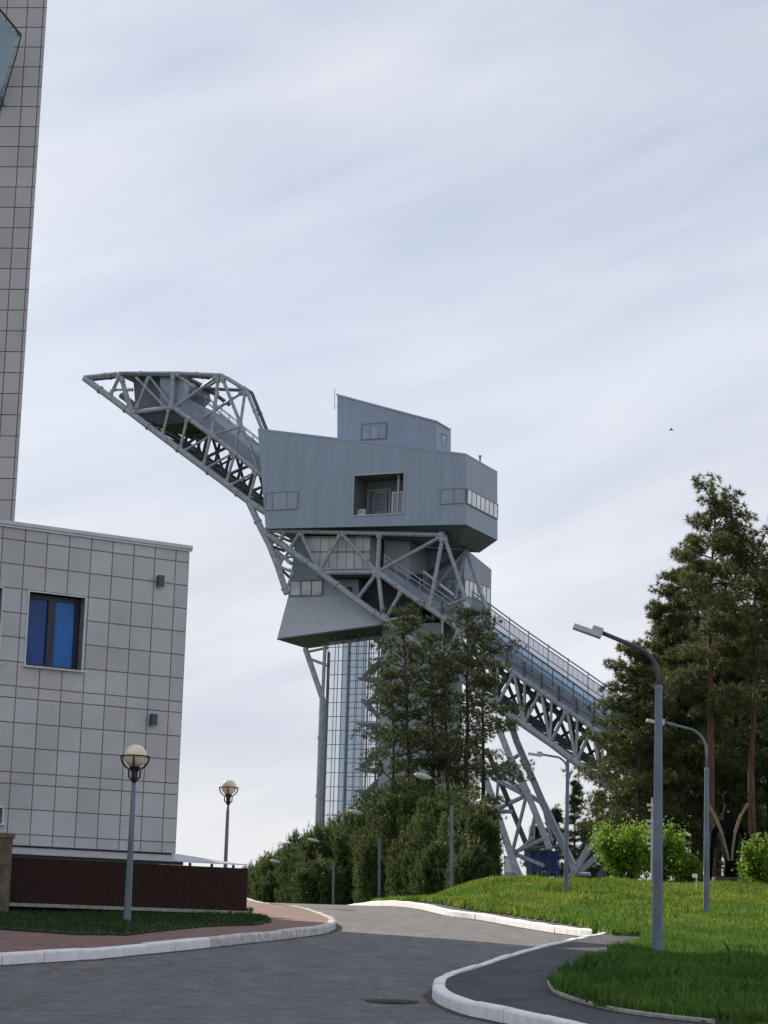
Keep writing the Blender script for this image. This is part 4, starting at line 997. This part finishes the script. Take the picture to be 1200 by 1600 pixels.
def top_h(base,px,py,d): return at(px,py,d)[2]-base[2]
# right-hand pines
flat_top=lambda c:.62*(1-c)**.30+.42 if c<.9 else .95
RP=[(1108,1119,766,106,2.0,.48,44,'tallest pine with a bare red trunk behind the bent-arm street lamp'),
    (1176,1182,838,107,2.4,.42,46,'pine with a reddish trunk beside the black sculpture'),
    (1062,1066,885,114,3.1,.10,64,'pine behind the pole of the nearest street lamp'),
    (1022,1026,935,115,3.1,.06,62,'pine whose crown hangs over the nearest street lamp head'),
    (990,990,1000,111,2.7,.30,46,'left edge pine covering the foot of the inrun'),
    (1146,1150,832,119,3.1,.18,66,'pine standing behind the black sculpture'),
    (1225,1230,836,114,3.0,.24,54,'pine cut by the right edge of the photo'),
    (1090,1088,822,119,3.0,.12,60,'pine hidden behind the tallest red trunk'),
    (1200,1205,905,117,2.6,.22,48,'lower pine between the two trunks near the right edge'),
    (1040,1046,1015,120,3.0,.05,50,'low pine in the gap above the light green bushes'),
    (1120,1122,930,131,3.4,.03,62,'dense pine filling the background between the two red trunks'),
    (1170,1172,940,133,3.4,.03,62,'dense pine filling the background behind the black sculpture'),
    (1085,1084,960,129,3.2,.02,58,'dense background pine left of the tallest red trunk'),
    (1215,1216,930,135,3.4,.03,58,'dense background pine at the right edge of the photo')]
for (pb,pt,ty,d,rad,h0,nb,lab) in RP:
    b=place(pb,d); H=top_h(b,pt,ty,d)
    pine('pine_tree',lab,'tall pines on the grass bank',b,H,rad,h0,nb,'pine','barkred' if pb in (1108,1176,1225) else 'bark',lean=at(pt,ty,d)[0]-at(pb,1400,d)[0]-.0,prof=flat_top if pb in (1108,1176) else (lambda c:(1.05*(1-c)**.62+.13) if c>.12 else .75))
# pines in front of the tower
MP=[(645,632,948,150,3.3,.26,62,'pine hiding the right half of the glass shaft',-.12),
    (672,668,982,153,2.6,.28,46,'thin pale-stemmed pine just right of the glass shaft',0),
    (703,700,1012,149,2.3,.36,40,'dark pine rising right of the thin pale-stemmed one',0),
    (722,728,940,152,2.9,.34,54,'pine whose tip crosses the white window strip of the rear cabin',.1),
    (752,752,985,156,2.8,.34,46,'pine crossing the upper part of the inrun',.25),
    (612,606,1040,147,2.4,.22,38,'lowest pine before the glass shaft',-.3)]
for (pb,pt,ty,d,rad,h0,nb,lab,bi) in MP:
    b=place(pb,d); b[2]=min(b[2],3.2); H=top_h(b,pt,ty,d)
    pine('pine_tree',lab,'pines in front of the ski jump tower',b,H,rad,h0,nb,'pinedk','bark',lean=at(pt,ty,d)[0]-at(pb,1400,d)[0],sparse=.62,flat=.5,bias=bi,prof=lambda c:.80*(1-c)**.35+.2 if c>.15 else .75)
# far conifers between the legs
for (pb,ty,d,rad,lab) in ((897,1218,262,3.2,'taller far conifer seen between the ski jump legs'),(938,1232,268,2.8,'far thin conifer just left of the light green bush'),(868,1262,270,3.4,'low far conifer behind the curved-arm street lamp'),(835,1290,276,3.0,'low far conifer behind the raking legs'),(960,1270,274,3.2,'far conifer behind the right inrun leg'),(915,1290,255,3.,'lowest far conifer behind the meeting point of the legs')):
    b=place(pb,d); b[2]-=2; H=top_h(b,pb,ty,d)
    pine('conifer_tree',lab,'far conifers behind the ski jump legs',b,H,rad,.05,46,'spruce','bark',cat='conifer',prof=lambda c:(1-c)**.8+.06,tpl=PTs,sparse=.55,flat=.3)
# young pine hedge
def young_pine(px,ty,d,wd,label):
    b=place(px,d); b[2]=min(b[2],gz(0,d)); H=top_h(b,px,ty,d); t=thing('young_pine',label,'young pine',b,'young pines along the road')
    mb=MB(); mb.tube([b-Z3*.2,b+Z3*H*.5,b+Z3*H*.96],[.09,.06,.015],6); mb.build('trunk','bark',t)
    sc=max(1.,d/130); npl=int(22+5*wd/sc); P=[];D=[];P2=[];D2=[]
    for i in range(npl):
        rr_=wd/2*math.sqrt((i+.3)/npl)*random.uniform(.85,1.08); ph=i*2.39996+random.uniform(-.3,.3); o=np.array([math.cos(ph),math.sin(ph),0])
        top=H*(1-.34*(rr_/(wd/2))**2)*random.uniform(.84,1.0); k=int((34+9*H)/sc); t_=rng.uniform(0,1,k)**.8; w_=.42*sc*(1.08-t_**2)
        q=rng.uniform(0,6.28,k); pr=w_*np.sqrt(rng.uniform(.1,1,k)); z0=.0 if rr_>wd*.36 else .25*H
        P.append(b+o*rr_*(.8+.25*t_[:,None])+np.stack([np.cos(q)*pr,np.sin(q)*pr,z0+t_*(top-z0)],1)); D.append(np.stack([np.cos(q)*.35,np.sin(q)*.35,1+0*q],1)+o*.2+rng.normal(size=(k,3))*.16)
        kk=max(2,int(7/sc)); P2.append(b+o*rr_*1.04+np.stack([rng.normal(size=kk)*.22*sc,rng.normal(size=kk)*.22*sc,top*rng.uniform(.72,1.0,kk)],1)); D2.append(rng.normal(size=(kk,3))*.10+o*.1+np.array([0,0,1.]))
    P=np.concatenate(P);D=np.concatenate(D);P2=np.concatenate(P2);D2=np.concatenate(D2); S=rng.uniform(1.0,1.9,len(P))*sc; m=len(P2)
    link_tris('crown',scatter(SH,P,D,S),'young',t)
    # leader candles on top
    k=9; P3=b+np.stack([rng.normal(size=k)*.22,rng.normal(size=k)*.22,H*.93+rng.uniform(0,.25,k)],1); D3=np.stack([rng.normal(size=k)*.1,rng.normal(size=k)*.1,1+0*np.arange(k)],1)
    link_tris('shoots',scatter(CD,np.concatenate([P2,P3]),np.concatenate([D2,D3]),np.concatenate([rng.uniform(.7,1.5,m),rng.uniform(1.4,2.6,k)])*sc**.7),'candle',t)
YP=[(399,1354,236,78,'farthest and lowest young pine beside the end of the granite wall'),(424,1337,222,80,'young pine under the farthest street lamp head'),(448,1318,208,90,'young pine with spiky tips at the low end of the hedge'),
 (480,1298,192,100,'young pine below the foot of the left steel column'),(507,1286,185,100,'young pine at the foot of the glass shaft left edge'),(540,1272,192,96,'young pine under the street lamp head by the glass shaft'),
 (572,1250,182,104,'young pine with pale tips before the glass shaft'),(606,1229,156,112,'young pine left of the highest one in the hedge'),(645,1214,146,118,'highest young pine in the middle of the hedge'),
 (692,1226,132,116,'young pine behind the pole on the left foot of the bank'),(732,1238,122,100,'young pine near the right end of the hedge'),(750,1266,114,52,'rightmost young pine beside the raking leg'),
 (434,1368,204,72,'low young pine in the front row near the granite wall'),(499,1345,180,88,'young pine in the front row by a half hidden pole'),(552,1326,186,104,'young pine in the front row left of the dark gap'),(606,1300,148,110,'young pine in the front row behind the dark gap pole'),(657,1298,141,110,'young pine in the front row below the highest one'),(705,1306,118,100,'young pine in the front row at the bank foot'),(736,1326,112,62,'low young pine in the front row by the bank crest')]
YP=[(a,b,c,d*c/3400,e) for a,b,c,d,e in YP]
for a in YP: young_pine(*a)
# leafy bushes
def bush(px,ty,d,wd,label,n=5200,m='leaf',ls=.15,pxbase=None):
    b=place(px,d); b[2]=float(bank_z(np.array(b[0]),np.array(min(d,107.)))) if d<108 else b[2]; H=top_h(b,px,ty,d)
    t=thing('leafy_bush',label,'bush',b,'light green bushes on the bank')
    mb=MB()
    ends=[]
    for i in range(22):
        az=random.uniform(0,6.28); sp_=random.uniform(.1,1)**.6; top=b+np.array([math.cos(az)*wd/2*sp_*.85,math.sin(az)*wd/2*sp_*.85,H*(random.uniform(.45,.95))*(1-.25*sp_*sp_)])
        md=(b+top)/2+np.array([0,0,.12*H]); mb.tube([b+np.array([math.cos(az)*.1,math.sin(az)*.1,-.1]),md,top],[.03,.02,.008],5,False); ends+=[top,(md+top)/2,md]
    mb.build('stems','bark',t)
    ends=np.array(ends); k=rng.integers(0,len(ends),n); P=ends[k]+rng.normal(size=(n,3))*np.array([.17*wd/2,.17*wd/2,.15*H])*rng.uniform(.3,1,(n,1))
    P[:,2]=np.maximum(P[:,2],b[2]+.05)
    a=rng.normal(size=(n,3))+np.array([0,0,.6]); RM=rot_to(a); s=ls*rng.uniform(.6,1.3,n)
    tpl=np.array([[-.5,0,0],[0,-.32,.05],[.55,0,0],[0,.32,.05]]); V=np.einsum('nij,mj->nmi',RM,tpl)*s[:,None,None]+P[:,None,:]
    link_tris('foliage',V.reshape(-1,3),m,t,k=4)
bush(978,1284,101,3.5,'bright green bush beside the right inrun leg',15000)
bush(1034,1288,103,2.7,'bright green bush behind the direction sign',10000)
bush(1075,1336,102,1.9,'low green bush between the two lamp poles',6000)
bush(1192,1308,100,2.4,'bright green bush cut by the right edge of the photo',11000)
bush(1225,1330,98.5,1.8,'low green bush outside right of the sculpture',5000)
# ------------------------------------------------------------------ small things on the bank
def bz(x,y): return float(bank_z(np.array(x,float),np.array(y,float)))
p=at(1018,1376,98); p=np.array([p[0],98.,bz(p[0],98)]); t=thing('direction_sign','tall direction sign with stacked arrow plates partly hidden by the nearest lamp pole','sign post',p)
mb=MB(); Hs=at(1018,1246,98)[2]-p[2]; mb.tube([p-Z3*.2,p+Z3*Hs],.035,8); mb.build('post','sign',t)
for k,y in enumerate((1258,1266,1283,1291,1300,1309,1318,1326)):
    z=at(1018,y,98)[2]; mb=MB(); L=.42+.08*((k*7)%3); dx=-.02+.05*((k*5)%3); c=np.array([p[0]+dx,97.94,z])
    mb.prism([c+np.array([a,0,b]) for a,b in ((-L/2,-.055),(L/2,-.055),(L/2+.08,0),(L/2,.055),(-L/2,.055))],[c+np.array([a,.02,b]) for a,b in ((-L/2,-.055),(L/2,-.055),(L/2+.08,0),(L/2,.055),(-L/2,.055))]); mb.build('sign_plate',('sign','head')[k%2],t)
p=at(1088,1412,87); p=np.array([p[0],87.,bz(p[0],87)]); t=thing('notice_board','small white plate on a thin post standing in the grass bank','sign',p)
mb=MB(); zt_=at(1088,1366,87)[2]; mb.tube([p-Z3*.2,np.array([p[0],87,zt_])],.022,8); mb.build('post','sign',t)
mb=MB(); mb.box(np.array([p[0]-.06,86.97,zt_-.06]),.2,.02,.15); mb.build('plate','whitepaint',t)
# black sculpture with two tan skis in a V
d=103; p=place(1140,d); p[2]=bz(p[0],d); t=thing('sculpture','black carved figure with two curved tan skis in a V before the pines','sculpture',p)
q=lambda px,py,dd=0.: at(px,py,d+dd)
mb=MB()
ctr=[q(1142,1376),q(1142,1350),q(1141,1325),q(1140,1305),q(1139,1285),q(1138,1268),q(1137,1255)]
rad=[.34,.30,.36,.46,.42,.28,.16]
mb.tube(ctr,rad,12); mb.build('body','sculpt',t,True)
mb=MB(); mb.tube([q(1137,1258),q(1136,1250),q(1136,1242),q(1136,1236)],[.12,.21,.21,.09],12); mb.build('head','sculpt',t,True)
mb=MB(); mb.tube([q(1128,1282),q(1115,1300),q(1112,1330),q(1110,1372)],[.15,.16,.11,.07],10); mb.build('arm','sculpt',t,True)
mb=MB(); mb.tube([q(1150,1280),q(1163,1298),q(1170,1318)],[.18,.22,.10],10); mb.build('arm','sculpt',t,True)
for pts in ([(1105,1254),(1118,1275),(1129,1303),(1136,1330),(1139,1345)],[(1169,1255),(1157,1275),(1149,1300),(1145,1325),(1144,1345)]):
    mb=MB(); P=[q(*a,-.85) for a in pts]; v=[]
    for i in range(len(P)-1):
        w_=np.array([.055+.02*(i<2),0,0]); mb.prism([P[i]-w_,P[i]+w_,P[i+1]+w_,P[i+1]-w_],[x+np.array([0,.06,0]) for x in (P[i]-w_,P[i]+w_,P[i+1]+w_,P[i+1]-w_)])
    mb.build('ski','tan',t)
mb=MB(); mb.tube([q(1138,1268,-.5),q(1138,1268,-.42)],[.07,.07],10); mb.build('badge','tan',t)
mb=MB(); bs_=q(1142,1375); mb.prism([bs_+np.array([a,b,-.25]) for a,b in ((-.9,-.6),(.9,-.6),(.9,.6),(-.9,.6))],[bs_+np.array([a,b,.12]) for a,b in ((-.8,-.5),(.8,-.5),(.8,.5),(-.8,.5))]); mb.build('base','iron',t)
# bird
p=at(1049,672,160); t=thing('bird','tiny dark bird gliding alone in the open sky','bird',p)
mb=MB(); mb.tube([p+np.array([-.18,0,0]),p+np.array([-.08,0,.02]),p+np.array([.06,0,.02]),p+np.array([.2,0,0])],[.01,.05,.04,.01],8); mb.build('body','black',t,True)
for s_ in (-1,1):
    mb=MB(); mb.prism([p+np.array([-.08,0,.02]),p+np.array([.05,0,.02]),p+np.array([.0,s_*.35,.13])],[p+np.array([-.08,0,.035]),p+np.array([.05,0,.035]),p+np.array([.0,s_*.35,.14])]); mb.build('wing','black',t)
# ------------------------------------------------------------------ light
SUN_FWD=50.; EL=R(32)
sx,sy=-math.cos(R(SUN_FWD)),math.sin(R(SUN_FWD))
sd=np.array([sx*math.cos(EL),sy*math.cos(EL),math.sin(EL)])
from mathutils import Vector, Matrix
L=bpy.data.lights.new('sun','SUN'); L.energy=5.; L.angle=R(.5); L.color=(1,.90,.74)
so=bpy.data.objects.new('sun',L); C.objects.link(so); so.rotation_euler=Vector(sd).to_track_quat('Z','Y').to_euler()
W=bpy.data.worlds.new('World'); scn.world=W; W.use_nodes=True; n=W.node_tree.nodes; l=W.node_tree.links
bg=n['Background']; sky=n.new('ShaderNodeTexSky'); sky.sky_type='NISHITA'; sky.sun_disc=False; sky.sun_elevation=EL; sky.sun_rotation=math.atan2(sx,sy)
bg.inputs[1].default_value=.1
tc=n.new('ShaderNodeTexCoord'); sep=n.new('ShaderNodeSeparateXYZ'); l.new(tc.outputs['Generated'],sep.inputs[0])
def math_(op,a,b=None,clamp=False):
    q=n.new('ShaderNodeMath'); q.operation=op; q.use_clamp=clamp
    for i,v in enumerate((a,b)):
        if v is None: continue
        if isinstance(v,(int,float)): q.inputs[i].default_value=v
        else: l.new(v,q.inputs[i])
    return q.outputs[0]
def band(rot,scale,ns,det,dist,loc):
    m_=n.new('ShaderNodeMapping'); m_.vector_type='POINT'; m_.inputs['Rotation'].default_value=(0,R(rot),0); m_.inputs['Scale'].default_value=scale; m_.inputs['Location'].default_value=loc
    r_=n.new('ShaderNodeMapping'); r_.inputs['Rotation'].default_value=(0,R(rot),0); l.new(tc.outputs['Generated'],r_.inputs[0])
    m_.inputs['Rotation'].default_value=(0,0,0); l.new(r_.outputs[0],m_.inputs[0])
    q=n.new('ShaderNodeTexNoise'); q.inputs['Scale'].default_value=ns; q.inputs['Detail'].default_value=det; q.inputs['Roughness'].default_value=.52; q.inputs['Distortion'].default_value=dist
    l.new(m_.outputs[0],q.inputs[0]); return q.outputs[0]
b1=band(14,(2.6,2.6,10),1.0,5,.5,(1.3,.2,4.1)); b2=band(20,(5,5,34),1.0,6,.8,(5.2,1.7,.3)); b3=band(8,(2.2,2.2,4.5),1.0,3,.3,(7.7,3.1,2.2))
sm=math_('ADD',math_('ADD',math_('MULTIPLY',b1,.55),math_('MULTIPLY',b2,.2)),math_('MULTIPLY',b3,.25))
rc_=n.new('ShaderNodeValToRGB'); e=rc_.color_ramp.elements; e[0].position=.40; e[1].position=.60; e[0].color=(.555,.58,.675,1); e[1].color=(.79,.80,.835,1); l.new(sm,rc_.inputs[0])
sc_=n.new('ShaderNodeVectorMath'); sc_.operation='SCALE'; sc_.inputs['Scale'].default_value=10.; l.new(rc_.outputs[0],sc_.inputs[0])
# thinner cover higher up, broken by the same streaks
mr=n.new('ShaderNodeMapRange'); mr.inputs['From Min'].default_value=.16; mr.inputs['From Max'].default_value=.44; mr.inputs['To Min'].default_value=.96; mr.inputs['To Max'].default_value=.62; l.new(sep.outputs[2],mr.inputs[0])
rp=n.new('ShaderNodeMapRange'); rp.inputs['From Min'].default_value=.38; rp.inputs['From Max'].default_value=.62; rp.inputs['To Min'].default_value=-.18; rp.inputs['To Max'].default_value=.22; l.new(b3,rp.inputs[0])
cov=math_('ADD',mr.outputs[0],rp.outputs[0],True)
mx=n.new('ShaderNodeMix'); mx.data_type='RGBA'; l.new(cov,mx.inputs[0]); l.new(sky.outputs[0],mx.inputs[6]); l.new(sc_.outputs[0],mx.inputs[7]); l.new(mx.outputs[2],bg.inputs[0])
# ------------------------------------------------------------------ camera
cam=bpy.data.cameras.new('camera'); cam.sensor_fit='VERTICAL'; cam.sensor_height=36; cam.lens=36*F/1600; cam.clip_end=12000; cam.clip_start=.5
co=bpy.data.objects.new('camera',cam); C.objects.link(co)
mw=Matrix(((RI[0],UI[0],-FW[0],EYE[0]),(RI[1],UI[1],-FW[1],EYE[1]),(RI[2],UI[2],-FW[2],EYE[2]),(0,0,0,1))); co.matrix_world=mw
scn.camera=co
scn.view_settings.view_transform='Standard'; scn.view_settings.look='None'; scn.view_settings.exposure=.22; scn.view_settings.gamma=1
scn.cycles.transparent_max_bounces=24; scn.cycles.max_bounces=6
